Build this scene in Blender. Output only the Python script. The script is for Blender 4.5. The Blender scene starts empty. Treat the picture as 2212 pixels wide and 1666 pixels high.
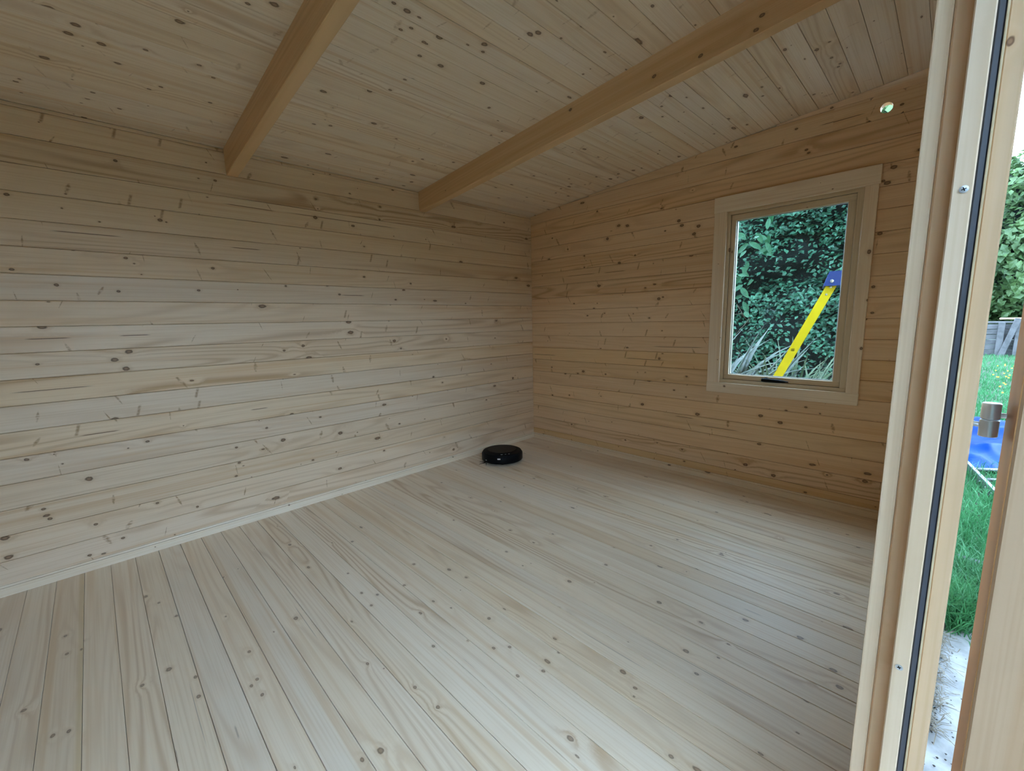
import bpy, bmesh, math, random
from mathutils import Vector, Matrix, noise as mnoise
R = random.Random(7)
scene = bpy.context.scene
COL = scene.collection
V = Vector

# ------------------------------------------------------------------ camera
CAM = V((-3.0885, -2.8588, 1.1680))
cr, cu, cf = V((0.71261977, -0.7012075, -0.02193431)), V((0.12105974, 0.09211327, 0.98836212)), V((0.69102649, 0.70698175, -0.15052973))
cam = bpy.data.objects.new('camera', bpy.data.cameras.new('camera'))
COL.objects.link(cam)
cam.matrix_world = Matrix(((cr.x, cu.x, -cf.x, CAM.x), (cr.y, cu.y, -cf.y, CAM.y), (cr.z, cu.z, -cf.z, CAM.z), (0, 0, 0, 1)))
cam.data.sensor_width = 36.0
cam.data.lens = 14.9965
cam.data.clip_start = 0.02
cam.data.clip_end = 300
scene.camera = cam

# ------------------------------------------------------------------ sky (flat overcast)
world = bpy.data.worlds.new('overcast_sky')
scene.world = world
world.use_nodes = True
wn = world.node_tree.nodes
bg = wn['Background']
bg.inputs[0].default_value = (0.49, 0.72, 1.0, 1)
bg.inputs[1].default_value = 1.0

# ------------------------------------------------------------------ exposure and render quality
vs = scene.view_settings
vs.view_transform = 'Standard'
vs.look = 'None'
vs.exposure = 3.72
vs.gamma = 1.0
vs.use_curve_mapping = False
cy = scene.cycles
cy.max_bounces = 7
cy.diffuse_bounces = 5
cy.glossy_bounces = 4
cy.transmission_bounces = 6
cy.transparent_max_bounces = 8
cy.caustics_reflective = False
cy.caustics_refractive = False
cy.use_denoising = True
cy.use_adaptive_sampling = True
cy.adaptive_threshold = 0.2
cy.adaptive_min_samples = 12

# sampling guides in the two real openings (they give off no light themselves)
def portal(name, loc, rot, sx, sy):
    l = bpy.data.lights.new(name, 'AREA'); l.shape = 'RECTANGLE'; l.size = sx; l.size_y = sy
    l.cycles.is_portal = True
    o = bpy.data.objects.new(name, l); COL.objects.link(o); o.location = loc; o.rotation_euler = rot
portal('doorway_portal', (-2.87, -2.90, 1.0), (math.radians(90), 0, 0), 1.26, 2.04)
portal('window_portal', (0.08, -2.11, 1.28), (0, math.radians(90), 0), 1.04, 0.60)

# ------------------------------------------------------------------ helpers
WM = {}
def frame(o, xd, zd):
    """matrix whose local x runs along xd and local z along zd"""
    x = V(xd).normalized(); z = V(zd); z = (z - x * z.dot(x)).normalized(); y = z.cross(x)
    return Matrix(((x.x, y.x, z.x, o[0]), (x.y, y.y, z.y, o[1]), (x.z, y.z, z.z, o[2]), (0, 0, 0, 1)))
def T(x, y, z, rz=0):
    return Matrix.Translation((x, y, z)) @ Matrix.Rotation(rz, 4, 'Z')
def link(name, data, M=None, parent=None, label=None, cat=None, group=None, kind=None, color=None):
    o = bpy.data.objects.new(name, data)
    COL.objects.link(o)
    M = M or Matrix()
    WM[o.name] = M
    if parent is not None:
        o.parent = parent
        o.matrix_parent_inverse = Matrix()
        o.matrix_basis = WM[parent.name].inverted() @ M
    else:
        o.matrix_basis = M
    if label: o['label'] = label
    if cat: o['category'] = cat
    if group: o['group'] = group
    if kind: o['kind'] = kind
    if color: o.color = (*color, 1)
    return o
def empty(name, loc=(0, 0, 0), rz=0, **k):
    o = link(name, None, T(*loc, rz), **k)
    o.empty_display_size = 0.1
    return o
def mesh(name, vs_, fs, mat=None, smooth=False):
    me = bpy.data.meshes.new(name)
    me.from_pydata([tuple(v) for v in vs_], [], fs)
    if mat: me.materials.append(mat)
    if smooth:
        me.polygons.foreach_set('use_smooth', [True] * len(me.polygons))
    me.update()
    return me
def bm_mesh(name, bm, mat, smooth=False):
    bmesh.ops.recalc_face_normals(bm, faces=bm.faces[:])
    me = bpy.data.meshes.new(name)
    bm.to_mesh(me); bm.free()
    me.materials.append(mat)
    if smooth:
        me.polygons.foreach_set('use_smooth', [True] * len(me.polygons))
    return me
def prism(prof, x0, x1, mat, name='prism'):
    """extrude a (y, z) profile along local x"""
    n = len(prof)
    v = [(x0, a, b) for a, b in prof] + [(x1, a, b) for a, b in prof]
    f = [tuple(reversed(range(n))), tuple(range(n, 2 * n))]
    f += [(i, (i + 1) % n, n + (i + 1) % n, n + i) for i in range(n)]
    bm = bmesh.new()
    bv = [bm.verts.new(q) for q in v]
    for q in f: bm.faces.new([bv[i] for i in q])
    return bm_mesh(name, bm, mat)
def box(sx, sy, sz, mat, bev=0.0, seg=1, name='box', off=(0, 0, 0)):
    bm = bmesh.new()
    bmesh.ops.create_cube(bm, size=1)
    for v in bm.verts: v.co = V((v.co.x * sx + off[0], v.co.y * sy + off[1], v.co.z * sz + off[2]))
    if bev: bmesh.ops.bevel(bm, geom=bm.edges[:], offset=bev, segments=seg, affect='EDGES', profile=0.6)
    return bm_mesh(name, bm, mat)
def lathe(prof, mat, n=32, name='lathe', smooth=True):
    """(r, z) profile turned about local z"""
    v, f = [], []
    for r, z in prof:
        for i in range(n):
            a = 2 * math.pi * i / n
            v.append((r * math.cos(a), r * math.sin(a), z))
    m = len(prof)
    for j in range(m - 1):
        for i in range(n):
            f.append((j * n + i, j * n + (i + 1) % n, (j + 1) * n + (i + 1) % n, (j + 1) * n + i))
    f.append(tuple(reversed(range(n)))); f.append(tuple(range((m - 1) * n, m * n)))
    me = mesh(name, v, f, mat)
    if smooth:
        for p in me.polygons: p.use_smooth = len(p.vertices) == 4
        try: me.set_sharp_from_angle(angle=math.radians(35))
        except Exception: pass
    return me
def tube(pts, rad, mat, n=8, name='tube'):
    pts = [V(p) for p in pts]
    v, f = [], []
    for i, p in enumerate(pts):
        d = (pts[min(i + 1, len(pts) - 1)] - pts[max(i - 1, 0)]).normalized()
        a = d.orthogonal().normalized(); b = d.cross(a)
        if i and (a.dot(pa) < 0.999):
            a = (pa - d * pa.dot(d)).normalized(); b = d.cross(a)
        pa = a
        r = rad[i] if isinstance(rad, (list, tuple)) else rad
        for k in range(n):
            t = 2 * math.pi * k / n
            v.append(p + a * (r * math.cos(t)) + b * (r * math.sin(t)))
    for i in range(len(pts) - 1):
        for k in range(n):
            f.append((i * n + k, i * n + (k + 1) % n, (i + 1) * n + (k + 1) % n, (i + 1) * n + k))
    f.append(tuple(reversed(range(n)))); f.append(tuple(range((len(pts) - 1) * n, len(pts) * n)))
    return mesh(name, v, f, mat, True)

# ------------------------------------------------------------------ materials
def newmat(name):
    m = bpy.data.materials.new(name); m.use_nodes = True
    nt = m.node_tree; nt.nodes.clear()
    return m, nt
class N:
    """tiny node-building helper"""
    def __init__(s, nt): s.nt = nt
    def n(s, t, **k):
        q = s.nt.nodes.new(t)
        for a, b in k.items(): setattr(q, a, b)
        return q
    def set(s, sock, v):
        if isinstance(v, bpy.types.NodeSocket): s.nt.links.new(v, sock)
        else: sock.default_value = v
    def m(s, op, a, b=None, c=None, clamp=False):
        q = s.n('ShaderNodeMath', operation=op, use_clamp=clamp)
        s.set(q.inputs[0], a)
        if b is not None: s.set(q.inputs[1], b)
        if c is not None: s.set(q.inputs[2], c)
        return q.outputs[0]
    def v(s, op, a, b=None, scale=None):
        q = s.n('ShaderNodeVectorMath', operation=op)
        s.set(q.inputs[0], a)
        if b is not None: s.set(q.inputs[1], b)
        if scale is not None: s.set(q.inputs[3], scale)
        return q.outputs['Value'] if op in ('LENGTH', 'DOT_PRODUCT', 'DISTANCE') else q.outputs[0]
    def noise(s, vec, sc=1.0, det=2.0, rough=0.5, dims='3D'):
        q = s.n('ShaderNodeTexNoise', noise_dimensions=dims)
        s.set(q.inputs['Vector'], vec); q.inputs['Scale'].default_value = sc
        q.inputs['Detail'].default_value = det; q.inputs['Roughness'].default_value = rough
        return q.outputs[0]
    def rng(s, x, a, b, c=0.0, d=1.0, smooth=True):
        q = s.n('ShaderNodeMapRange', interpolation_type='SMOOTHSTEP' if smooth else 'LINEAR')
        s.set(q.inputs[0], x)
        for i, w in enumerate((a, b, c, d)): s.set(q.inputs[i + 1], w)
        return q.outputs[0]
    def mix(s, f, a, b, mode='MIX'):
        q = s.n('ShaderNodeMix', data_type='RGBA', blend_type=mode)
        s.set(q.inputs[0], f); s.set(q.inputs[6], a); s.set(q.inputs[7], b)
        return q.outputs[2]
def rgb(r, g, b): return (r, g, b, 1.0)

def pine(name, light=(0.84, 0.67, 0.49), grainc=(0.47, 0.285, 0.15), grain=0.62, freq=13.0, knot=1.0, spike=1.0, crack=1.0, rough=0.5, kscale=(3.6, 13.0), spec=0.35, sheen=0.0, streak=0.62, resin=0.0, kdens=0.52, hw=0.0575, kdark=0.9, nk=0, nc=0, nw=0, swap=False):
    m, nt = newmat(name); k = N(nt)
    tc = k.n('ShaderNodeTexCoord'); oi = k.n('ShaderNodeObjectInfo')
    rnd = oi.outputs['Random']
    off = k.n('ShaderNodeCombineXYZ')
    k.set(off.inputs[0], k.m('MULTIPLY', rnd, 61.0)); k.set(off.inputs[1], k.m('MULTIPLY', rnd, 37.7)); k.set(off.inputs[2], k.m('MULTIPLY', rnd, 19.3))
    O = tc.outputs['Object']
    if swap:   # a beam standing on edge: its wide face carries the figure
        so_ = k.n('ShaderNodeSeparateXYZ'); k.set(so_.inputs[0], O); co_ = k.n('ShaderNodeCombineXYZ')
        for a_, b_ in ((0, 0), (2, 1), (1, 2)): nt.links.new(so_.outputs[a_], co_.inputs[b_])
        O = co_.outputs[0]
    P = k.v('ADD', O, off.outputs[0])
    def own(nm):   # a mark of this very board: (along, across, size) kept on the object
        at_ = k.n('ShaderNodeAttribute', attribute_type='OBJECT', attribute_name=nm)
        se_ = k.n('ShaderNodeSeparateXYZ'); k.set(se_.inputs[0], at_.outputs['Vector'])
        de_ = k.n('ShaderNodeSeparateXYZ'); k.set(de_.inputs[0], k.v('SUBTRACT', O, at_.outputs['Vector']))
        return de_.outputs[0], de_.outputs[1], k.m('MAXIMUM', se_.outputs[2], 1e-6)
    def cells(sx, sy, seed):
        S = k.v('MULTIPLY', k.v('ADD', P, (seed, seed * 0.7, 0)), (sx, sy, 0.0))
        vo = k.n('ShaderNodeTexVoronoi', voronoi_dimensions='2D', feature='F1')
        k.set(vo.inputs['Vector'], S); vo.inputs['Scale'].default_value = 1.0; vo.inputs['Randomness'].default_value = 1.0
        d = k.v('MULTIPLY', k.v('SUBTRACT', S, vo.outputs['Position']), (1 / sx, 1 / sy, 0.0))
        sep = k.n('ShaderNodeSeparateColor'); k.set(sep.inputs[0], vo.outputs['Color'])
        return d, sep.outputs[0], sep.outputs[1], sep.outputs[2]
    # knots: one random point in each stretched cell, most of them small
    d, ra, rb, rc = cells(kscale[0], kscale[1], 0.0)
    wob = k.noise(k.v('MULTIPLY', P, (55, 70, 60)), 1.0, 2.0, 0.6, '2D')
    stretch = k.n('ShaderNodeCombineXYZ'); k.set(stretch.inputs[0], k.m('MULTIPLY_ADD', rc, 0.55, 0.38)); stretch.inputs[1].default_value = 1.0
    kd = k.m('MULTIPLY', k.v('LENGTH', k.v('MULTIPLY', d, stretch.outputs[0])), k.m('MULTIPLY_ADD', wob, 0.7, 0.65))
    kr = k.m('MULTIPLY', k.m('MULTIPLY', k.rng(ra, kdens, kdens + 0.02, 0.0, 1.0, False), k.m('MULTIPLY_ADD', k.m('POWER', rb, 2.2), 0.80, 0.20)), 0.0105 * knot)
    kr = k.m('MAXIMUM', kr, 1e-5)
    q = k.m('DIVIDE', kd, kr)
    has = k.rng(kr, 0.0008, 0.0016, 0.0, 1.0)
    q = k.m('ADD', q, k.m('MULTIPLY', k.m('SUBTRACT', 1.0, has), 1000.0))
    wv_ = k.m('MULTIPLY_ADD', wob, 0.7, 0.65)
    for i_ in range(nk):
        dx_, dy_, r_ = own('k%d' % i_)
        dx_ = k.m('MULTIPLY', dx_, 0.68)
        l_ = k.m('SQRT', k.m('ADD', k.m('MULTIPLY', dx_, dx_), k.m('MULTIPLY', dy_, dy_)))
        q = k.m('MINIMUM', q, k.m('DIVIDE', k.m('MULTIPLY', l_, wv_), r_))
    core = k.rng(q, 0.75, 1.2, 1.0, 0.0)
    ring = k.m('MULTIPLY', k.rng(q, 0.25, 0.8, 0.25, 1.0), core)
    halo = k.rng(q, 0.9, 2.8, 1.0, 0.0)
    # growth rings: contours of a stretched noise, pushed aside by the knots
    f1 = k.noise(k.v('MULTIPLY', P, (0.42, 6.0, 3.0)), 1.0, 1.0, 0.4)
    f1 = k.m('ADD', f1, k.m('MULTIPLY', k.m('POWER', 2.718, k.m('MULTIPLY', -0.42, q)), 0.10))
    fine = k.noise(k.v('MULTIPLY', P, (2.2, 170.0, 170.0)), 1.0, 1.5, 0.55, '2D')
    w = k.m('SINE', k.m('ADD', k.m('MULTIPLY', f1, freq * 6.283), k.m('MULTIPLY', fine, 0.9)))
    w = k.m('POWER', k.m('MULTIPLY_ADD', w, 0.5, 0.5), 2.4)
    low = k.noise(k.v('MULTIPLY', P, (0.55, 6.5, 1.0)), 1.0, 2.0, 0.5, '2D')
    vis = k.rng(low, 0.36, 0.62, 0.10, 1.0)
    bv = k.m('FRACT', k.m('MULTIPLY', rnd, 13.7))
    boardvis = k.m('MULTIPLY_ADD', k.m('MULTIPLY', bv, bv), 1.25, 0.30)
    g = k.m('MULTIPLY', k.m('MULTIPLY', w, vis), k.m('MULTIPLY', boardvis, grain))
    col = k.mix(g, rgb(*light), rgb(*grainc))
    col = k.mix(k.rng(fine, 0.40, 0.75, 0.0, 0.38), col, rgb(light[0] * 0.80, light[1] * 0.72, light[2] * 0.60))
    # reddish heartwood streaks and slow blotches
    stk = k.noise(k.v('MULTIPLY', P, (0.35, 26.0, 4.0)), 1.0, 2.0, 0.6, '2D')
    col = k.mix(k.rng(stk, 0.56, 0.74, 0.0, streak), col, rgb(light[0] * 0.80, light[1] * 0.66, light[2] * 0.50))
    bl = k.m('FRACT', k.m('ADD', k.m('MULTIPLY', low, 0.7), k.m('MULTIPLY', stk, 0.4)))
    col = k.mix(k.rng(bl, 0.40, 0.72, 0.0, 0.34), col, rgb(light[0] * 0.92, light[1] * 0.83, light[2] * 0.70))
    if resin:
        sepo = k.n('ShaderNodeSeparateXYZ'); k.set(sepo.inputs[0], tc.outputs['Object'])
        edge = k.rng(k.m('ADD', sepo.outputs[1], k.m('MULTIPLY', k.m('SUBTRACT', low, 0.5), 0.03)), hw * 0.62, hw * 0.80, 0.0, 1.0)
        on = k.rng(k.m('FRACT', k.m('MULTIPLY', rnd, 7.3)), 0.82, 0.84, 0.0, resin)
        col = k.mix(k.m('MULTIPLY', edge, on), col, rgb(0.62, 0.46, 0.22))
    # whisker knots across the grain
    st = 0.0
    if spike:
        d2, sa, sb, sc = cells(3.6, 11.0, 3.3)
        sep2 = k.n('ShaderNodeSeparateXYZ'); k.set(sep2.inputs[0], d2)
        skew = k.m('ADD', sep2.outputs[0], k.m('MULTIPLY', sep2.outputs[1], k.m('MULTIPLY', k.m('SUBTRACT', sb, 0.5), 1.3)))
        sy_ = k.m('DIVIDE', k.m('ABSOLUTE', sep2.outputs[1]), k.m('MULTIPLY_ADD', sb, 0.02, 0.022))
        wid = k.m('MULTIPLY', k.m('MULTIPLY_ADD', k.m('MULTIPLY', sc, sc), 0.008, 0.0018), k.m('SUBTRACT', 1.35, sy_))
        sx_ = k.m('DIVIDE', k.m('ABSOLUTE', skew), k.m('MAXIMUM', wid, 0.0006))
        st = k.m('MULTIPLY', k.rng(sx_, 0.2, 1.5, 1.0, 0.0), k.rng(sy_, 0.6, 1.0, 1.0, 0.0))
        st = k.m('MULTIPLY', k.m('MULTIPLY', st, k.rng(sa, 0.52, 0.54, 0.0, 1.0)), k.m('MULTIPLY', k.rng(k.m('ADD', wob, k.m('MULTIPLY', fine, 0.6)), 0.55, 1.0, 0.15, 1.0), spike * 0.85))
    for i_ in range(nw):
        dx_, dy_, h_ = own('w%d' % i_)
        sk_ = k.m('ABSOLUTE', k.m('ADD', dx_, k.m('MULTIPLY', dy_, -0.28)))
        e_ = k.m('MULTIPLY', k.rng(k.m('DIVIDE', sk_, 0.0075), 0.15, 1.3, 1.0, 0.0), k.rng(k.m('DIVIDE', k.m('ABSOLUTE', dy_), h_), 0.6, 1.05, 1.0, 0.0))
        st = k.m('MAXIMUM', st, k.m('MULTIPLY', e_, k.rng(k.m('ADD', wob, k.m('MULTIPLY', fine, 0.6)), 0.45, 0.95, 0.25, 0.8)))
    if spike or nw: col = k.mix(st, col, rgb(0.36, 0.21, 0.10))
    # resin cracks along the grain
    ck = 0.0
    bend = k.m('MULTIPLY', k.m('SUBTRACT', k.m('FRACT', k.m('MULTIPLY', low, 1.0)), 0.5), 0.03)
    if crack:
        d3, ca, cb, cc = cells(1.3, 11.0, 7.7)
        sep3 = k.n('ShaderNodeSeparateXYZ'); k.set(sep3.inputs[0], d3)
        cyy = k.m('DIVIDE', k.m('ABSOLUTE', k.m('ADD', sep3.outputs[1], bend)), k.m('MULTIPLY_ADD', k.m('MULTIPLY', cb, cb), 0.0016, 0.0006))
        cxx = k.m('DIVIDE', k.m('ABSOLUTE', sep3.outputs[0]), k.m('MULTIPLY_ADD', k.m('MULTIPLY', cc, cc), 0.22, 0.025))
        ck = k.m('MULTIPLY', k.m('MULTIPLY', k.rng(cyy, 0.4, 1.4, 1.0, 0.0), k.rng(cxx, 0.4, 1.0, 1.0, 0.0)), k.m('MULTIPLY', k.rng(ca, 0.72, 0.74), 0.88 * crack))
    for i_ in range(nc):
        dx_, dy_, h_ = own('c%d' % i_)
        e_ = k.m('MULTIPLY', k.rng(k.m('DIVIDE', k.m('ABSOLUTE', k.m('ADD', dy_, k.m('MULTIPLY', bend, 0.35))), 0.0022), 0.35, 1.2, 1.0, 0.0), k.rng(k.m('DIVIDE', k.m('ABSOLUTE', dx_), h_), 0.6, 1.0, 1.0, 0.0))
        ck = k.m('MAXIMUM', ck, k.m('MULTIPLY', e_, 0.9))
    if crack or nc: col = k.mix(ck, col, rgb(0.15, 0.075, 0.04))
    # knot colour
    col = k.mix(k.m('MULTIPLY', halo, 0.28), col, rgb(0.52, 0.34, 0.18))
    col = k.mix(k.m('MULTIPLY', core, 0.85 * kdark), col, rgb(0.27, 0.15, 0.08))
    col = k.mix(k.m('MULTIPLY', ring, 0.72 * kdark), col, rgb(0.075, 0.042, 0.028))
    col = k.mix(1.0, col, oi.outputs['Color'], 'MULTIPLY')
    bs = k.n('ShaderNodeBsdfPrincipled'); out = k.n('ShaderNodeOutputMaterial')
    k.set(bs.inputs['Base Color'], col)
    k.set(bs.inputs['Roughness'], k.m('MULTIPLY_ADD', fine, 0.16, rough - 0.08))
    bs.inputs['Specular IOR Level'].default_value = spec
    if sheen:
        bs.inputs['Sheen Weight'].default_value = sheen; bs.inputs['Sheen Roughness'].default_value = 0.45
    nt.links.new(bs.outputs[0], out.inputs[0])
    return m
def plain(name, c, rough=0.5, metal=0.0, spec=0.5, var=0.0, vscale=8.0, trans=0.0, bump=0.0, bscale=60.0):
    m, nt = newmat(name); k = N(nt)
    bs = k.n('ShaderNodeBsdfPrincipled'); out = k.n('ShaderNodeOutputMaterial')
    tc = k.n('ShaderNodeTexCoord')
    nz = k.noise(tc.outputs['Object'], vscale, 4.0, 0.6)
    col = k.mix(k.rng(nz, 0.3, 0.7, 0.0, 1.0), rgb(*[x * (1 - var) for x in c]), rgb(*[min(1, x * (1 + var)) for x in c]))
    k.set(bs.inputs['Base Color'], col)
    bs.inputs['Roughness'].default_value = rough; bs.inputs['Metallic'].default_value = metal
    bs.inputs['Specular IOR Level'].default_value = spec
    if bump:
        bp = k.n('ShaderNodeBump'); bp.inputs['Strength'].default_value = bump; bp.inputs['Distance'].default_value = 0.004
        k.set(bp.inputs['Height'], k.noise(tc.outputs['Object'], bscale, 4.0, 0.6)); nt.links.new(bp.outputs[0], bs.inputs['Normal'])
    nt.links.new(bs.outputs[0], out.inputs[0])
    return m
def leafmat(name, a, b, scale=3.0, rough=0.45, transl=0.3, spec=0.4):
    m, nt = newmat(name); k = N(nt)
    tc = k.n('ShaderNodeTexCoord'); oi = k.n('ShaderNodeObjectInfo')
    nz = k.noise(k.v('ADD', tc.outputs['Object'], k.v('SCALE', (13, 7, 5), scale=oi.outputs['Random'])), scale, 5.0, 0.75)
    col = k.mix(k.rng(nz, 0.3, 0.7), rgb(*a), rgb(*b))
    bs = k.n('ShaderNodeBsdfPrincipled'); out = k.n('ShaderNodeOutputMaterial')
    k.set(bs.inputs['Base Color'], col); bs.inputs['Roughness'].default_value = rough
    bs.inputs['Specular IOR Level'].default_value = spec
    tr = k.n('ShaderNodeBsdfTranslucent'); k.set(tr.inputs[0], col)
    mx = k.n('ShaderNodeMixShader'); mx.inputs[0].default_value = transl
    nt.links.new(bs.outputs[0], mx.inputs[1]); nt.links.new(tr.outputs[0], mx.inputs[2]); nt.links.new(mx.outputs[0], out.inputs[0])
    return m
def glassmat(name):
    m, nt = newmat(name); k = N(nt)
    ge = k.n('ShaderNodeNewGeometry')
    c = k.m('ABSOLUTE', k.v('DOT_PRODUCT', ge.outputs['Normal'], ge.outputs['Incoming']))
    fr = k.m('MULTIPLY_ADD', k.m('POWER', k.m('SUBTRACT', 1.0, c, clamp=True), 5.0), 0.96, 0.018)   # Schlick, alike from both sides
    tp = k.n('ShaderNodeBsdfTransparent'); tp.inputs[0].default_value = (0.95, 0.985, 0.98, 1)
    gl = k.n('ShaderNodeBsdfGlossy'); gl.inputs['Roughness'].default_value = 0.02
    mx = k.n('ShaderNodeMixShader'); out = k.n('ShaderNodeOutputMaterial')
    nt.links.new(fr, mx.inputs[0]); nt.links.new(tp.outputs[0], mx.inputs[1]); nt.links.new(gl.outputs[0], mx.inputs[2])
    nt.links.new(mx.outputs[0], out.inputs[0])
    return m

M_log = pine('log_pine', crack=0.0, kdens=0.74, nk=6, nc=2, nw=3)
M_floor = pine('floor_pine', light=(0.81, 0.68, 0.525), grain=0.75, freq=16, sheen=0.22, knot=0.68, spike=0.0, crack=0.5, rough=0.5, spec=0.62, kdens=0.70, kdark=0.7, nk=4, resin=0.5, hw=0.0465)
M_ceil = pine('ceiling_pine', light=(0.86, 0.735, 0.605), grain=0.45, knot=1.05, spike=0.55, crack=0.0, kscale=(5.0, 15.0), kdens=0.66, kdark=0.85, nk=4)
M_beam = pine('beam_pine', light=(0.74, 0.50, 0.28), grainc=(0.54, 0.33, 0.16), grain=0.6, knot=1.1, spike=0.0, crack=0.0, kscale=(2.2, 7.0), streak=0.3, kdens=0.8, nk=6, swap=True)
M_trim = pine('trim_pine', light=(0.85, 0.75, 0.61), grain=0.35, knot=0.8, spike=0.0, crack=0.0, kscale=(4.0, 14.0), streak=0.25)
M_jamb = pine('joinery_pine', light=(0.60, 0.50, 0.355), grainc=(0.43, 0.31, 0.18), grain=0.7, freq=11, knot=1.0, spike=0.0, crack=0.0, kscale=(2.2, 9.0), streak=0.35, kdens=0.5)
M_leaf = pine('door_leaf_pine', light=(0.45, 0.29, 0.175), grainc=(0.29, 0.17, 0.08), grain=1.0, freq=26, knot=0.9, spike=0.0, crack=0.0, kscale=(1.6, 9.0), streak=0.3)
M_seal = plain('black_rubber', (0.040, 0.044, 0.060), 0.42, spec=0.9)
M_steel = plain('zinc_steel', (0.55, 0.56, 0.58), 0.32, 1.0)
M_chrome = plain('satin_nickel', (0.62, 0.64, 0.66), 0.28, 0.72)
M_black = plain('black_plastic', (0.004, 0.004, 0.005), 0.55, spec=0.12)
M_blackg = plain('black_gloss', (0.004, 0.004, 0.005), 0.4, spec=0.12)
M_white = plain('white_print', (0.75, 0.76, 0.78), 0.5)
M_glass = glassmat('window_glass')
M_spacer = plain('pale_spacer', (0.62, 0.66, 0.70), 0.35, 0.6)

def tint(s=0.07, warm=0.05, base=(1, 1, 1)):
    b = 1 + R.uniform(-s, s * 0.6); w = R.uniform(-warm, warm)
    return (min(1.15, base[0] * b), base[1] * b * (1 - w * 0.5), base[2] * b * (1 - w * 1.6))

# ------------------------------------------------------------------ dimensions of the cabin
LOGP = 0.115            # log pitch
XL = -4.90              # left wall
YF = -2.825             # inner face of the front wall
CZ, CS = 2.1265, 0.0833 # ceiling height at the back wall and its rise towards the front
def ceil_z(y): return CZ - CS * y
TH = 0.044
def log_profile(w, c=0.0022, gap=0.0016, depth=0.009, th=TH, lap=0.0005):
    h = w / 2 - gap / 2; H = w / 2 + lap
    return [(-h + c, 0), (-h, -c), (-h, -depth), (-H, -depth), (-H, -th), (H, -th), (H, -depth), (h, -depth), (h, -c), (h - c, 0)]

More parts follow.
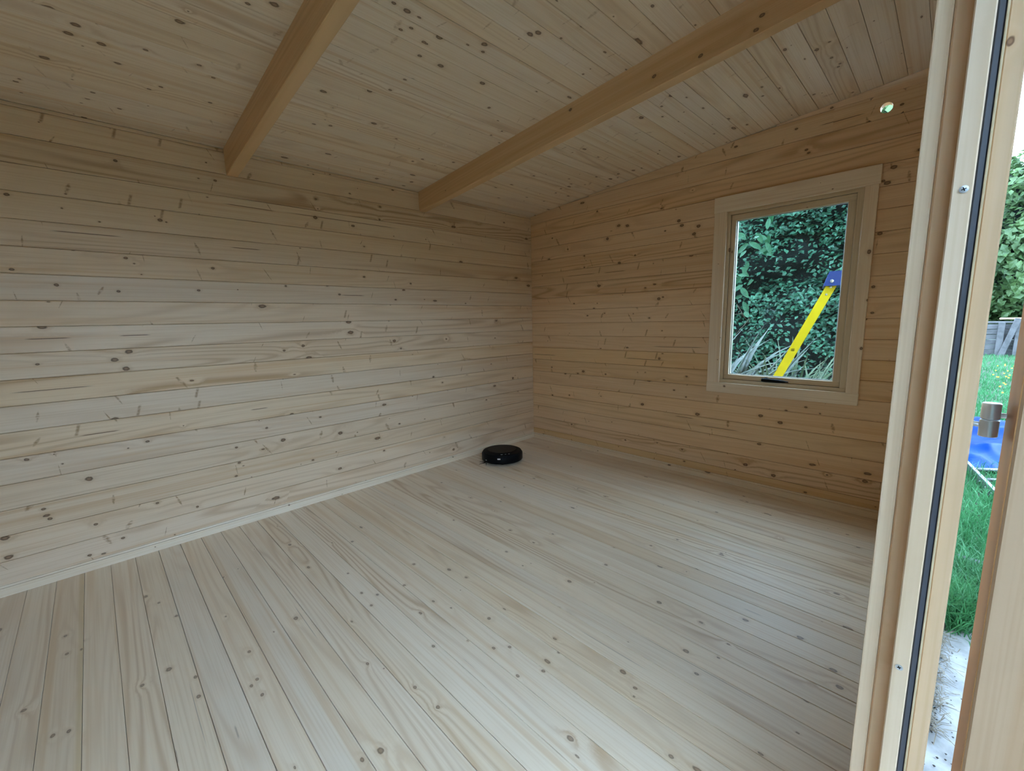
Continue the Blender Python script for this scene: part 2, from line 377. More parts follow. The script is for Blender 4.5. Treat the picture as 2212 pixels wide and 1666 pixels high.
# where the large knots, cracks and whisker knots lie on the surfaces (metres on the surface; knot radius in mm)
KNOTS = {
    'back': [(-2.901,1.962,6),(-3.268,1.744,6),(-2.504,1.952,6),(-3.294,1.434,6),(-2.918,1.512,6),(-2.889,1.488,3),(-2.564,1.487,6),(-3.169,1.373,6),(-2.963,1.351,6),(-2.641,1.366,6),(-2.74,1.704,3),(-2.536,2.036,3),(-3.109,1.714,3),(-2.991,1.671,3),(-2.96,1.056,9),(-3.016,1.02,9),(-2.98,0.973,9),(-2.942,0.59,6),(-3.019,0.572,3),(-3.359,0.597,6),(-3.253,0.55,3),(-3.176,0.454,9),(-2.39,0.554,6),(-2.557,0.47,6),(-2.552,0.375,6),(-3.339,0.354,6),(-3.324,0.302,6),(-2.941,0.253,6),(-2.576,0.3,6),(-3.18,0.221,6),(-3.093,0.114,6),(-3.466,0.261,9),(-3.468,0.17,9),(-3.22,0.074,6),(-2.247,1.016,6),(-1.495,1.039,9),(-1.445,0.98,6),(-2.069,0.566,6),(-1.738,0.526,9),(-1.518,0.574,6),(-1.948,0.432,9),(-1.496,0.412,6),(-2.306,0.46,9),(-1.694,1.488,6),(-1.331,1.459,6),(-1.876,1.364,6),(-1.463,1.337,6),(-1.216,1.344,3),(-2.065,1.522,3),(-2.031,1.431,3),(-1.977,1.948,6),(-1.969,1.89,3),(-1.541,1.971,6),(-1.55,1.885,6),(-1.156,1.918,6),(-1.303,0.563,3),(-1.001,0.557,6),(-0.62,0.469,6),(-0.632,0.407,6),(-0.726,0.584,6),(-1.07,0.459,3),(-2.141,0.289,6),(-1.635,0.235,6),(-2.543,0.466,3)],
    'right': [(-0.947,1.892,9),(-1.024,1.879,9),(-0.844,1.807,9),(-1.459,1.809,9),(-1.578,1.785,9),(-1.548,1.738,9),(-0.263,1.896,6),(-0.439,1.777,6),(-0.616,1.7,6),(-0.616,1.604,6),(-0.959,1.605,9),(-1.096,1.647,6),(-1.302,1.306,9),(-1.334,1.317,6),(-1.189,1.394,6),(-0.507,1.304,6),(-0.652,1.196,6),(-1.229,1.165,6),(-0.245,0.722,6),(-0.61,0.707,9),(-0.841,0.699,6),(-1.536,0.733,6),(-1.207,0.741,3),(-1.188,0.482,9),(-0.454,0.475,6),(-1.445,0.623,6),(-2.038,0.51,9),(-2.152,0.482,9),(-1.041,0.159,6),(-1.524,0.176,6),(-1.544,0.087,6),(-1.965,0.159,9),(-2.136,0.124,9),(-2.598,0.205,9),(-2.318,0.059,6),(-2.283,0.6,6),(-2.179,0.566,6),(-2.288,2.297,6),(-2.123,2.239,6),(-2.182,2.108,6),(-2.195,2.089,6),(-2.578,1.914,9),(-2.559,1.841,9),(-2.541,1.855,6),(-2.584,2.212,6),(-2.552,1.167,6)],
    'floor': [(-2.375,-1.155,6),(-2.333,-1.217,6),(-2.384,-1.265,6),(-2.333,-1.645,6),(-2.395,-1.679,6),(-2.186,-1.81,6),(-2.212,-1.958,6),(-2.138,-2.007,6),(-2.003,-1.291,9),(-1.986,-1.4,6),(-2.188,-1.432,6),(-1.682,-1.762,9),(-1.704,-1.375,6),(-2.655,-1.863,9),(-2.261,-2.216,9),(-2.702,-1.85,6),(-2.539,-1.548,6),(-2.476,-1.751,6),(-2.179,-1.745,6),(-1.534,-1.228,6),(-1.677,-0.893,6),(-1.403,-1.43,6),(-3.033,-1.072,9),(-2.974,-1.18,6),(-2.975,-0.743,6),(-3.016,-0.58,6),(-3.296,-0.571,6),(-3.289,-0.708,6),(-3.105,-1.092,6),(-2.635,-1.118,9),(-2.815,-1.183,6),(-2.829,-1.342,6),(-2.85,-1.358,6),(-2.834,-1.422,6),(-3.003,-1.49,6),(-3.274,-1.148,6),(-3.307,-1.134,6),(-2.814,-0.453,6),(-1.723,-2.311,9),(-1.542,-2.29,6),(-1.542,-2.12,9),(-1.15,-1.878,6),(-0.977,-2.629,9),(-1.468,-2.693,9),(-1.535,-2.72,9),(-1.718,-2.717,6),(-1.374,-2.58,9),(-0.982,-2.166,6),(-0.356,-2.219,6),(-0.46,-2.638,6),(-1.956,-2.2,9),(-1.985,-2.261,6),(-1.795,-2.377,6),(-2.112,-2.44,6),(-1.983,-2.57,9),(-1.411,-2.408,9),(-0.337,-2.577,6)],
    'ceil': [(-2.996,-0.701,9),(-3.016,-0.637,9),(-3.084,-0.43,9),(-2.74,-0.917,9),(-2.933,-0.635,9),(-2.655,-0.7,6),(-2.599,-0.645,6),(-2.578,-0.441,6),(-2.957,-0.258,6),(-2.752,-0.456,6),(-2.517,-1.184,9),(-2.585,-1.135,6),(-2.815,-0.686,6),(-2.872,-0.171,6),(-2.155,-0.516,6),(-1.903,-1.26,9),(-2.021,-1.333,6),(-2.135,-1.338,6),(-2.109,-1.368,6),(-2.0,-1.391,9),(-2.161,-1.427,9),(-2.214,-1.429,6),(-1.684,-1.274,9),(-1.839,-1.468,9),(-1.816,-1.431,6),(-1.734,-1.616,9),(-1.715,-1.641,9),(-1.848,-1.397,6),(-1.988,-0.989,6),(-2.282,-1.365,6),(-1.383,-1.37,6),(-1.569,-1.372,6),(-0.405,-2.375,6),(-0.518,-2.366,6),(-1.479,-1.99,6),(-0.689,-1.639,6),(-0.531,-2.086,6)],
    'beam': [(-2.073,2.194,9),(-1.877,2.195,9),(-2.272,2.197,9),(-2.292,2.237,9),(-1.428,2.214,9),(-0.339,2.064,6)],
}
CRACKS = {
    'back': [(-3.04,1.61,0.132),(-2.393,1.605,0.083),(-2.348,1.836,0.143),(-1.788,1.84,0.417),(-3.083,1.8,0.196),(-3.236,0.903,0.142),(-3.224,1.134,0.079),(-2.927,1.136,0.065),(-3.109,0.669,0.077),(-2.417,0.676,0.05),(-0.548,1.135,0.153),(-1.782,1.36,0.089)],
    'right': [(-0.58,1.545,0.173),(-0.915,1.541,0.112),(-1.518,1.535,0.161),(-0.155,0.835,0.159),(-1.192,0.843,0.198),(-1.457,0.947,0.215),(-1.532,0.426,0.075),(-1.777,0.383,0.146),(-2.14,0.386,0.131),(-2.337,2.22,0.112)],
}
WHISKERS = {
    'back': [(-3.122,2.093),(-2.891,2.088),(-2.72,2.095),(-2.881,2.011),(-2.799,2.024),(-2.87,1.79),(-2.752,1.745),(-2.67,1.806),(-2.957,0.757),(-2.707,0.744),(-3.185,0.698),(-2.709,0.814),(-2.332,0.823),(-1.747,1.091),(-2.114,1.561),(-1.953,1.796),(-1.633,1.617),(-1.514,1.591),(-1.299,1.113),(-1.441,0.818),(-0.626,1.803),(-1.142,1.743),(-0.408,0.763),(-1.846,1.235)],
    'right': [(-0.771,1.567),(-1.127,1.563),(-0.428,1.456),(-0.428,1.389),(-1.013,1.375),(-1.618,1.437),(-1.207,1.051),(-0.833,0.976),(-1.434,0.977),(-1.03,0.875),(-1.296,0.876),(-1.205,0.813),(-1.354,0.821),(-1.473,0.838),(-1.116,0.658)],
}
def mark(o, surf, a0, b0, bh, sa=1, sb=1, hmax=(6, 2, 3)):
    """hand this board the marks that lie on it, in its own coordinates: along = sa*(a-a0), across = sb*(b-b0)"""
    n = 0
    for a, b, r in KNOTS.get(surf, ()):
        if abs(b - b0) < bh and n < hmax[0]:
            o['k%d' % n] = [sa * (a - a0), sb * (b - b0), {3: 0.003, 6: 0.0056, 9: 0.0095}[r]]; n += 1
    n = 0
    for a, b, l in CRACKS.get(surf, ()):
        if abs(b - b0) < bh and n < hmax[1]:
            o['c%d' % n] = [sa * (a - a0), sb * (b - b0), l]; n += 1
    n = 0
    for a, b in WHISKERS.get(surf, ()):
        if abs(b - b0) < bh and n < hmax[2]:
            o['w%d' % n] = [sa * (a - a0), sb * (b - b0), 0.03]; n += 1

# ------------------------------------------------------------------ back wall: 20 logs
wall_back = empty('wall_back', (0, 0, 0), kind='structure')
J = [0.15283 + LOGP * i for i in range(-2, 18)]      # lower edge of each log
back_tints = {}
lm = prism(log_profile(LOGP), XL / 2, -XL / 2 + 0.05, M_log, 'log')
for i, z in enumerate(J):
    if z + LOGP < -0.06: continue
    top = z + LOGP
    me = lm
    if top > CZ:
        prof = [(a, b) for a, b in log_profile(LOGP)]
        lim = CZ - (z + LOGP / 2) - 0.003
        if lim < -LOGP / 2 + 0.01: continue
        prof = [(min(a, lim), b) for a, b in prof]
        me = prism(prof, XL / 2, -XL / 2 + 0.05, M_log, 'log')
    o = link('log', me, frame((XL / 2, 0, z + LOGP / 2), (1, 0, 0), (0, -1, 0)), wall_back, color=tint())
    mark(o, 'back', XL / 2, z + LOGP / 2, LOGP / 2)

# ------------------------------------------------------------------ right wall with the window opening and the round hole
wall_right = empty('wall_right', (0, 0, 0), kind='structure')
WY0, WY1, WZ0, WZ1 = -2.470, -1.755, 0.703, 1.853   # rough opening
HY, HZ, HR = -2.5245, 2.217, 0.0255
RJ = [2.05565 - LOGP * k for k in range(-3, 20)]     # joints, top downwards
orange = {10: (0.97, 0.84, 0.66), 11: (0.98, 0.86, 0.70), 14: (0.97, 0.86, 0.70), 17: (0.92, 0.76, 0.52), -2: (0.97, 0.90, 0.80)}
def clip_log(y_a, y_b, zc, zlow, w):
    """a log piece from y_a (back) to y_b (front) cut to the ceiling slope; local x runs towards the front"""
    c = 0.0022
    L0, L1 = -y_a, -y_b
    prof = log_profile(w)
    if ceil_z(y_a) > zc + w / 2 + 0.002:
        return prism(prof, L0, L1, M_log, 'log')
    n = 14
    rings = []
    for i in range(n + 1):
        x = L0 + (L1 - L0) * i / n
        lim = CZ + CS * x - zc - 0.002
        if lim < -w / 2 + 0.006: continue
        rings.append([(x, min(a, lim), b) for a, b in prof])
    # start exactly where the slope leaves the log's lower edge
    m = len(prof)
    v = [q for r in rings for q in r]
    f = [tuple(reversed(range(m))), tuple(range((len(rings) - 1) * m, len(rings) * m))]
    for i in range(len(rings) - 1):
        f += [(i * m + j, i * m + (j + 1) % m, (i + 1) * m + (j + 1) % m, (i + 1) * m + j) for j in range(m)]
    bm = bmesh.new(); bv = [bm.verts.new(q) for q in v]
    for q in f:
        try: bm.faces.new([bv[t] for t in q])
        except ValueError: pass
    bmesh.ops.remove_doubles(bm, verts=bm.verts[:], dist=1e-5)
    return bm_mesh('log', bm, M_log)
def holed_log(x0, x1, hx, hy, r, w):
    """log running from x0 to x1 with a round hole at (hx, hy)"""
    h = w / 2 + 0.0005; n = 32
    bm = bmesh.new()
    def vv(x, y, z): return bm.verts.new((x, y, z))
    ring = {}
    for z in (0, -TH):
        inn, outv = [], []
        for i in range(n):
            a = 2 * math.pi * (i + 0.5) / n
            ca, sa = math.cos(a), math.sin(a)
            inn.append(vv(hx + r * ca, hy + r * sa, z))
            t = min((h * 1.2) / abs(ca), ((h - hy) if sa > 0 else (h + hy)) / abs(sa))
            outv.append(vv(hx + t * ca, hy + t * sa, z))
        ring[z] = (inn, outv)
        for i in range(n):
            j = (i + 1) % n
            bm.faces.new((inn[i], inn[j], outv[j], outv[i]))
    for i in range(n):
        j = (i + 1) % n
        bm.faces.new((ring[0][0][i], ring[0][0][j], ring[-TH][0][j], ring[-TH][0][i]))
        bm.faces.new((ring[0][1][i], ring[0][1][j], ring[-TH][1][j], ring[-TH][1][i]))
    for a, b in ((x0, hx - h * 1.19), (hx + h * 1.19, x1)):
        q = bmesh.ops.create_cube(bm, size=1)['verts']
        for v in q: v.co = V(((a + b) / 2 + v.co.x * (b - a), v.co.y * 2 * h * 0.992, -TH / 2 + v.co.z * TH))
    # corner fill beside the ring
    return bm_mesh('log', bm, M_log)
for k in range(len(RJ) - 1):
    zt, zb = RJ[k], RJ[k + 1]
    zc = (zt + zb) / 2; idx = k - 3
    if zt < -0.05: continue
    if zb > ceil_z(YF): continue
    col = tint(0.06, 0.05, orange.get(idx, (1.02, 0.91, 0.79)))
    Mx = frame((0, 0, zc), (0, -1, 0), (-1, 0, 0))
    spans = [(0.0, YF)]
    if zb < WZ1 and zt > WZ0: spans = [(0.0, WY1), (WY0, YF)]
    for ya, yb in spans:
        if zb <= HZ <= zt:
            y_start = (CZ - (zb + 0.006)) / CS
            split = -2.30
            mark(link('log', clip_log(ya, split, zc, zb, LOGP), Mx, wall_right, color=col), 'right', 0, zc, LOGP / 2, -1)
            mark(link('log', holed_log(-split, -yb, -HY, HZ - zc, HR, LOGP), Mx, wall_right, color=col), 'right', 0, zc, LOGP / 2, -1)
        else:
            mark(link('log', clip_log(ya, yb, zc, zb, LOGP), Mx, wall_right, color=col), 'right', 0, zc, LOGP / 2, -1)

# ------------------------------------------------------------------ floor boards
FQ, FX0 = 0.093078, -3.52558
floor = empty('floor', (0, 0, 0), kind='structure')
fm = [prism(log_profile(FQ, 0.0010, g, 0.010, 0.02), 0, -YF + 0.02, M_floor, 'floor_board') for g in (0.0012, 0.0018, 0.0026)]
yellow_edge = {2: 1, 14: 1, 16: 1}
for k in range(-15, 38):
    x = FX0 + FQ * k
    base = (1.0, 0.985, 0.96)
    if k in (2, 16, 24, 30): base = (0.98, 0.93, 0.85)
    o = link('floor_board', fm[R.choice((0, 0, 1, 1, 2))], frame((x + FQ / 2, 0, 0), (0, -1, 0), (0, 0, 1)), floor, color=tint(0.05, 0.03, base))
    n = 0
    for a, b, r in KNOTS['floor']:
        if abs(a - x - FQ / 2) < FQ / 2 and n < 4:
            o['k%d' % n] = [-b, a - x - FQ / 2, {3: 0.003, 6: 0.0050, 9: 0.0075}[r]]; n += 1
link('subfloor', box(4.9, 2.95, 0.05, M_trim, off=(0, 0, -0.05)), T(-2.45, -1.39, 0), floor)

# ------------------------------------------------------------------ ceiling boards (rise towards the front)
ceiling = empty('ceiling', (0, 0, CZ), kind='structure')
sl = V((0, -1, CS)).normalized()
nd = V((0, -CS, -1)).normalized()
CQ = 0.0925 * math.sqrt(1 + CS * CS)
cm = [prism(log_profile(CQ, 0.0012, g, 0.008, 0.018), XL / 2 - 0.05, -XL / 2 + 0.08, M_ceil, 'ceiling_board') for g in (0.0010, 0.0014, 0.0022)]
y0 = -2.041 + 22 * 0.0925
for k in range(-1, 43):
    yc = y0 + 0.013 - 0.0925 * (k + 0.0) - 0.013 - 0.04625
    o = link('ceiling_board', cm[R.choice((0, 0, 1, 2))], frame((XL / 2, yc, ceil_z(yc)), (1, 0, 0), nd), ceiling, color=tint(0.05, 0.04, (1.0, 0.99, 0.97)))
    mark(o, 'ceil', XL / 2, yc, 0.0462, 1, -1, (4, 0, 0))
link('roof_deck', box(5.10, 4.15, 0.03, M_trim), frame((XL / 2 + 0.02, -1.92, ceil_z(-1.92) + 0.05), (1, 0, 0), nd), ceiling)

# ------------------------------------------------------------------ roof beams
def beam(x, lab):
    b0, h, wd = 1.985, 0.150, 0.054
    yb = YF - 0.06
    L = -yb
    pr = [(-wd / 2, 0), (wd / 2, 0), (wd / 2, h), (-wd / 2, h)]
    # local x forward along slope, y across, z up
    bm_ = box(L * math.sqrt(1 + CS * CS), wd, h - 0.004, M_beam, 0.003, 1, 'roof_beam', off=(L / 2 * math.sqrt(1 + CS * CS), 0, h / 2 - 0.002))
    o = link('roof_beam', bm_, frame((x + wd / 2, -0.001, b0 + 0.004), sl, -nd), label=lab, cat='beam', group='roof beams under the board ceiling', color=(1, 1, 1))
    return o
beam(-2.449, 'planed pine roof beam ending in the middle of the long back wall, with a yellow underside')
b2_ = beam(-1.222, 'amber pine roof beam nearer the window wall, running long across the ceiling')
for n, (a, b, r) in enumerate(KNOTS['beam'][:6]):
    b2_['k%d' % n] = [-a, b - 1.989 - CS * -a, 0.0065 if r == 9 else 0.003]
beam(-3.676, 'pine roof beam above and left of the doorway')

# ------------------------------------------------------------------ left and front walls (behind and beside the camera)
DX0, DX1, DZ = -3.50, -2.240, 2.02      # doorway
wl = empty('wall_left', (XL, 0, 0), kind='structure')
link('log_panel', prism([(0.0, -0.08), (-YF + 0.044, -0.08), (-YF + 0.044, ceil_z(YF)), (0.0, CZ)], -0.022, 0.022, M_log), Matrix(((1, 0, 0, XL - 0.022), (0, -1, 0, 0), (0, 0, 1, 0), (0, 0, 0, 1))), wl, color=(1, 0.96, 0.9))
wf = empty('wall_front', (0, YF, 0), kind='structure')
zf = ceil_z(YF) - 0.003
z = J[0]
while z < zf - 0.01:
    top = min(z + LOGP, zf)
    spans = [(XL, DX0 - 0.02), (DX1 + 0.02, 0.05)]
    if z > DZ - 0.03: spans = [(XL, 0.05)]
    col = tint(0.05, 0.04, (1.0, 0.95, 0.88))
    for x0, x1 in spans:
        pr_ = [(min(a, top - z - LOGP / 2), b) for a, b in log_profile(LOGP)]
        link('log', prism(pr_, -(x1 - x0) / 2, (x1 - x0) / 2, M_log, 'log'), frame(((x0 + x1) / 2, YF, z + LOGP / 2), (1, 0, 0), (0, 1, 0)), wf, color=col)
    z += LOGP
link('lintel', box(DX1 - DX0 + 0.04, 0.16, TH, M_log), frame(((DX0 + DX1) / 2, YF - TH / 2 - 0.0005, DZ + 0.08), (1, 0, 0), (0, 1, 0)), wf)

# ------------------------------------------------------------------ baseboards
bp_ = [(0, 0), (0.037, 0), (0.0385, -0.0015), (0.0385, -0.009), (0.0405, -0.009), (0.0405, -0.004), (0.047, -0.006), (0.048, -0.008), (0.048, -0.0165), (0, -0.0165)]
bb = link('baseboard_back', prism([(a, b + 0.0165) for a, b in bp_], 0, -XL - 0.001, M_trim), frame((XL, -0.0005, 0), (1, 0, 0), (0, -1, 0)), kind='structure', color=(1.12, 1.12, 1.12))
br = link('baseboard_right', prism([(a, b + 0.0165) for a, b in bp_], 0.017, -YF, M_trim), frame((-0.0005, 0, 0), (0, -1, 0), (-1, 0, 0)), kind='structure', color=(0.98, 0.92, 0.85))

# ------------------------------------------------------------------ window
win = empty('window_1', (0, (WY0 + WY1) / 2, WZ0), kind='structure')
def vboard(name, y0_, y1_, z0_, z1_, x0, x1, mat, parent, along='z', bev=0.0015, color=(1, 1, 1)):
    sy, sz, sx = abs(y1_ - y0_), abs(z1_ - z0_), abs(x1 - x0)
    c = ((x0 + x1) / 2, (y0_ + y1_) / 2, (z0_ + z1_) / 2)
    if along == 'z': me, Mx = box(sz, sy, sx, mat, bev), frame(c, (0, 0, 1), (-1, 0, 0))
    else: me, Mx = box(sy, sz, sx, mat, bev), frame(c, (0, -1, 0), (-1, 0, 0))
    return link(name, me, Mx, parent, color=color)
CO = dict(y0=-2.534, y1=-1.685, z0=0.643, z1=1.940)
ci = dict(y0=-2.470, y1=-1.768, z0=0.712, z1=1.842)
vboard('casing', CO['y0'], CO['y1'], ci['z1'], CO['z1'], -0.019, -0.0005, M_trim, win, 'y', color=(1.08, 1.02, 0.98))
vboard('casing', CO['y0'] + 0.004, CO['y1'] - 0.002, CO['z0'], ci['z0'], -0.019, -0.0005, M_trim, win, 'y', color=(1.1, 1.06, 1.03))
vboard('casing', ci['y1'], CO['y1'] - 0.004, ci['z0'], ci['z1'], -0.018, -0.0005, M_trim, win, color=(1.08, 1.02, 0.98))
vboard('casing', CO['y0'] + 0.006, ci['y0'], ci['z0'], ci['z1'], -0.018, -0.0005, M_trim, win, color=(1.08, 1.02, 0.98))
# fixed frame: four bars with an inner stop
fo = (WY0 + 0.002, WY1 - 0.002, WZ0 + 0.002, WZ1 - 0.002); fw = 0.030
fr_c = (1.2, 1.17, 1.16)
for (a0, a1, c0, c1, al) in ((fo[0], fo[1], fo[3] - fw, fo[3], 'y'), (fo[0], fo[1], fo[2], fo[2] + fw, 'y'), (fo[1] - fw, fo[1], fo[2] + fw, fo[3] - fw, 'z'), (fo[0], fo[0] + fw, fo[2] + fw, fo[3] - fw, 'z')):
    vboard('frame_bar', a0, a1, c0, c1, 0.0, 0.072, M_jamb, win, al, color=fr_c)
so = (fo[0] + fw + 0.002, fo[1] - fw - 0.002, fo[2] + fw + 0.002, fo[3] - fw - 0.002)
gl = (-2.400, -1.818, 0.770, 1.783)
sash = empty('sash', (0.04, (so[0] + so[1]) / 2, so[2]), parent=win)
for (a0, a1, c0, c1, al) in ((so[0], so[1], gl[3], so[3], 'y'), (so[0], so[1], so[2], gl[2], 'y'), (gl[1], so[1], gl[2], gl[3], 'z'), (so[0], gl[0], gl[2], gl[3], 'z')):
    vboard('sash_rail', a0, a1, c0, c1, 0.012, 0.066, M_jamb, sash, al, color=(1.25, 1.25, 1.28))
link('pane', box(gl[3] - gl[2] + 0.012, gl[1] - gl[0] + 0.012, 0.004, M_glass), frame((0.040, (gl[0] + gl[1]) / 2, (gl[2] + gl[3]) / 2), (0, 0, 1), (-1, 0, 0)), sash)
for (a0, a1, c0, c1, al) in ((gl[0], gl[1], gl[2], gl[2] + 0.006, 'y'), (gl[1] - 0.005, gl[1], gl[2], gl[3], 'z'), (gl[0], gl[0] + 0.005, gl[2], gl[3], 'z'), (gl[0], gl[1], gl[3] - 0.005, gl[3], 'y')):
    vboard('glazing_bead', a0, a1, c0, c1, 0.030, 0.037, M_spacer, sash, al, 0.0005)
# black lever handle on the lower sash rail
hz = 0.752; hy = -2.052
hd = link('handle', lathe([(0.0, 0), (0.014, 0), (0.014, 0.004), (0.011, 0.007), (0.008, 0.010), (0.008, 0.030), (0.0, 0.031)], M_black, 24), frame((0.012, hy, hz), (0, 0, 1), (-1, 0, 0)), sash)
def lever():
    bm = bmesh.new()
    sec = [(0.018, 0.0105, 0.0085), (0.0, 0.0125, 0.0095), (-0.03, 0.0115, 0.009), (-0.07, 0.010, 0.008), (-0.105, 0.0075, 0.0065), (-0.132, 0.003, 0.003)]
    rings = []
    for x, a, b in sec:
        rings.append([bm.verts.new((x, a * math.cos(t * math.pi / 5), b * math.sin(t * math.pi / 5))) for t in range(10)])
    for i in range(len(rings) - 1):
        for j in range(10): bm.faces.new((rings[i][j], rings[i][(j + 1) % 10], rings[i + 1][(j + 1) % 10], rings[i + 1][j]))
    bm.faces.new(rings[0]); bm.faces.new(rings[-1])
    return bm_mesh('lever', bm, M_black, True)
link('handle_lever', lever(), frame((-0.020, hy, hz), (0, 1, 0.02), (-1, 0, 0)), sash)

# ------------------------------------------------------------------ door frame, seal, hinge and the leaf standing open
door = empty('door_1', (DX1, YF, 0), kind='structure')
JX = -2.2385          # face of the reveal, 0.85 m from the camera
def yaz(deg, x=JX): return CAM.y - (x - CAM.x) * math.tan(math.radians(deg - 90))
def vpost(name, x0, x1, ya, yb, mat, z0=-0.02, z1=DZ, bev=0.002, color=(1, 1, 1), parent=door, seg=1):
    L, w, t = z1 - z0, abs(yb - ya), abs(x1 - x0)
    return link(name, box(L, w, t, mat, bev, seg), frame(((x0 + x1) / 2, (ya + yb) / 2, (z0 + z1) / 2), (0, 0, 1), (-1, 0, 0)), parent, color=color)
vpost('casing', JX, JX + 0.075, yaz(86.5), yaz(87.72), M_jamb, 0.0, DZ + 0.06, 0.0025, (1.38, 1.25, 1.22), seg=2)
vpost('jamb_post', JX + 0.001, JX + 0.05, yaz(87.74), yaz(89.8), M_jamb, color=(1.3, 1.08, 0.95))
SX = JX - 0.030
vpost('door_stop', SX, JX + 0.012, yaz(88.94, SX), yaz(90.34, SX), M_jamb, bev=0.0015, color=(1.22, 1.12, 1.14))
sealp = vpost('weather_seal', SX + 0.003, JX + 0.012, yaz(90.36, SX + 0.003), yaz(90.90, SX + 0.003), M_seal, bev=0.0015)
vpost('seal_lip', SX + 0.001, JX + 0.012, yaz(90.90, SX), yaz(91.06, SX), M_jamb, bev=0.0004, color=(1.05, 1.0, 0.9))
OX = JX - 0.018
vpost('rebate_post', OX, JX + 0.05, yaz(91.02, OX), yaz(92.36, OX), M_jamb, bev=0.002, color=(1.15, 0.96, 0.86))
# head of the frame, above the view
link('frame_head', box(DX1 - DX0, 0.10, 0.03, M_jamb), T((DX0 + DX1) / 2, YF - 0.02, DZ + 0.015), door)
def px_point(azd, alt, x):
    h = (x - CAM.x) / math.sin(math.radians(azd))
    return V((x, CAM.y + h * math.cos(math.radians(azd)), CAM.z + h * math.tan(math.radians(alt))))
def screw(pt):
    s = link('screw', lathe([(0.0, -0.0015), (0.0028, -0.0012), (0.0044, 0.0004), (0.0046, 0.0010), (0.0, 0.0013)], M_steel, 18), frame(pt, (0, 0, 1), (-1, 0, 0)), door)
    for a in (0, 1):
        link('screw_slot', box(0.005 if a else 0.0011, 0.0011 if a else 0.005, 0.0006, M_black), frame(pt + V((-0.0013, 0, 0)), (0, 0.38, 1), (-1, 0, 0)), s)
screw(px_point(89.75, 10.6, SX)); screw(px_point(89.55, -33.2, SX))
# drill-in hinge: lower barrel on the frame, upper barrel on the leaf
HX, HYc = -2.232, -2.9085
def hinge(z):
    h = empty('hinge', (HX, HYc, z), parent=door)
    for s, (za, zb) in enumerate(((-0.024, -0.0004), (0.0004, 0.0225))):
        link('barrel', lathe([(0.0, za), (0.0086, za), (0.0095, za + 0.001), (0.0095, zb - 0.001), (0.0086, zb), (0.0, zb)], M_chrome, 32), T(HX, HYc, z), h)
    link('pin', tube([(HX, HYc, z - 0.009), (HX + 0.012, HYc + 0.035, z - 0.009)], 0.0036, M_chrome, 14), None, h)
    link('pin', tube([(HX, HYc, z + 0.006), (HX + 0.008, HYc - 0.035, z + 0.006)], 0.0036, M_chrome, 14), None, h)
hinge(1.0215); hinge(0.22); hinge(1.82)
# the leaf: stiles, rails, panes, swung out 97 degrees
th = math.radians(7.3)
ld = V((math.sin(th), -math.cos(th), 0)); ln = V((-math.cos(th), -math.sin(th), 0))
c0 = V((HX + 0.003, yaz(94.33, HX + 0.003), 0)) + ln * 0.0  # near edge of the hinge stile, outer corner
# the corner nearest the camera lies at azimuth 94.95
leaf = empty('door_leaf', tuple(c0), parent=door)
def leafpart(name, a0, a1, z0, z1, t0, t1, mat, along='z', bev=0.0025, color=(1, 1, 1)):
    """a = distance along the leaf from the hinge edge, t = depth behind the face towards the camera"""
    ctr = c0 + ld * ((a0 + a1) / 2) - ln * ((t0 + t1) / 2) + V((0, 0, (z0 + z1) / 2))
    if along == 'z': me, Mx = box(z1 - z0, a1 - a0, t1 - t0, mat, bev), frame(ctr, (0, 0, 1), ln)
    else: me, Mx = box(a1 - a0, z1 - z0, t1 - t0, mat, bev), frame(ctr, ld, ln)
    return link(name, me, Mx, leaf, color=color)
LW, LT = 0.84, 0.046
c0 = c0 + ln * 0.0455
leafpart('edge_shade_strip', -0.0012, 0.0, 0.02, 1.98, 0.002, LT, M_leaf, bev=0.0, color=(0.80, 0.58, 0.34))  # thin added strip; its darker brown paints the shade on the hinge edge
leafpart('stile', 0.0, 0.115, 0.02, 1.98, 0, LT, M_leaf, color=(1, 1, 1))
leafpart('stile', LW - 0.115, LW, 0.02, 1.98, 0, LT, M_leaf, color=(1, 1, 1))
leafpart('rail', 0.115, LW - 0.115, 1.87, 1.98, 0, LT, M_leaf, 'x')
leafpart('rail', 0.115, LW - 0.115, 0.02, 0.22, 0, LT, M_leaf, 'x')
leafpart('rail', 0.115, LW - 0.115, 0.78, 0.88, 0, LT, M_leaf, 'x')
leafpart('panel', 0.118, LW - 0.118, 0.22, 0.78, 0.014, 0.032, M_leaf)
leafpart('pane', 0.118, LW - 0.118, 0.88, 1.87, 0.02, 0.025, M_glass, bev=0)

# ------------------------------------------------------------------ robot vacuum
RVX, RVY = -0.722, -0.300
rv = empty('robot_vacuum', (RVX, RVY, 0), math.radians(47), label='round black robot vacuum cleaner parked on the floorboards near the corner', cat='robot vacuum')
RM = T(RVX, RVY, 0, math.radians(47 - 180))   # local +x points to the camera
rr = 0.172
link('body', lathe([(0.0, 0.010), (rr - 0.030, 0.010), (rr - 0.012, 0.016), (rr - 0.006, 0.030), (rr - 0.006, 0.078), (rr - 0.010, 0.085), (rr - 0.022, 0.090), (0.0, 0.091)], M_black, 64), RM, rv)
def bumper():
    n, v, f = 40, [], []
    for i in range(n + 1):
        a = math.radians(-95 + 190 * i / n)
        for r_, z in ((rr - 0.006, 0.018), (rr - 0.001, 0.020), (rr, 0.026), (rr, 0.070), (rr - 0.002, 0.074), (rr - 0.006, 0.075)):
            v.append((r_ * math.cos(a), r_ * math.sin(a), z))
    for i in range(n):
        for j in range(5): f.append((i * 6 + j, (i + 1) * 6 + j, (i + 1) * 6 + j + 1, i * 6 + j + 1))
    return mesh('bumper', v, f, M_blackg, True)
link('bumper', bumper(), RM, rv)
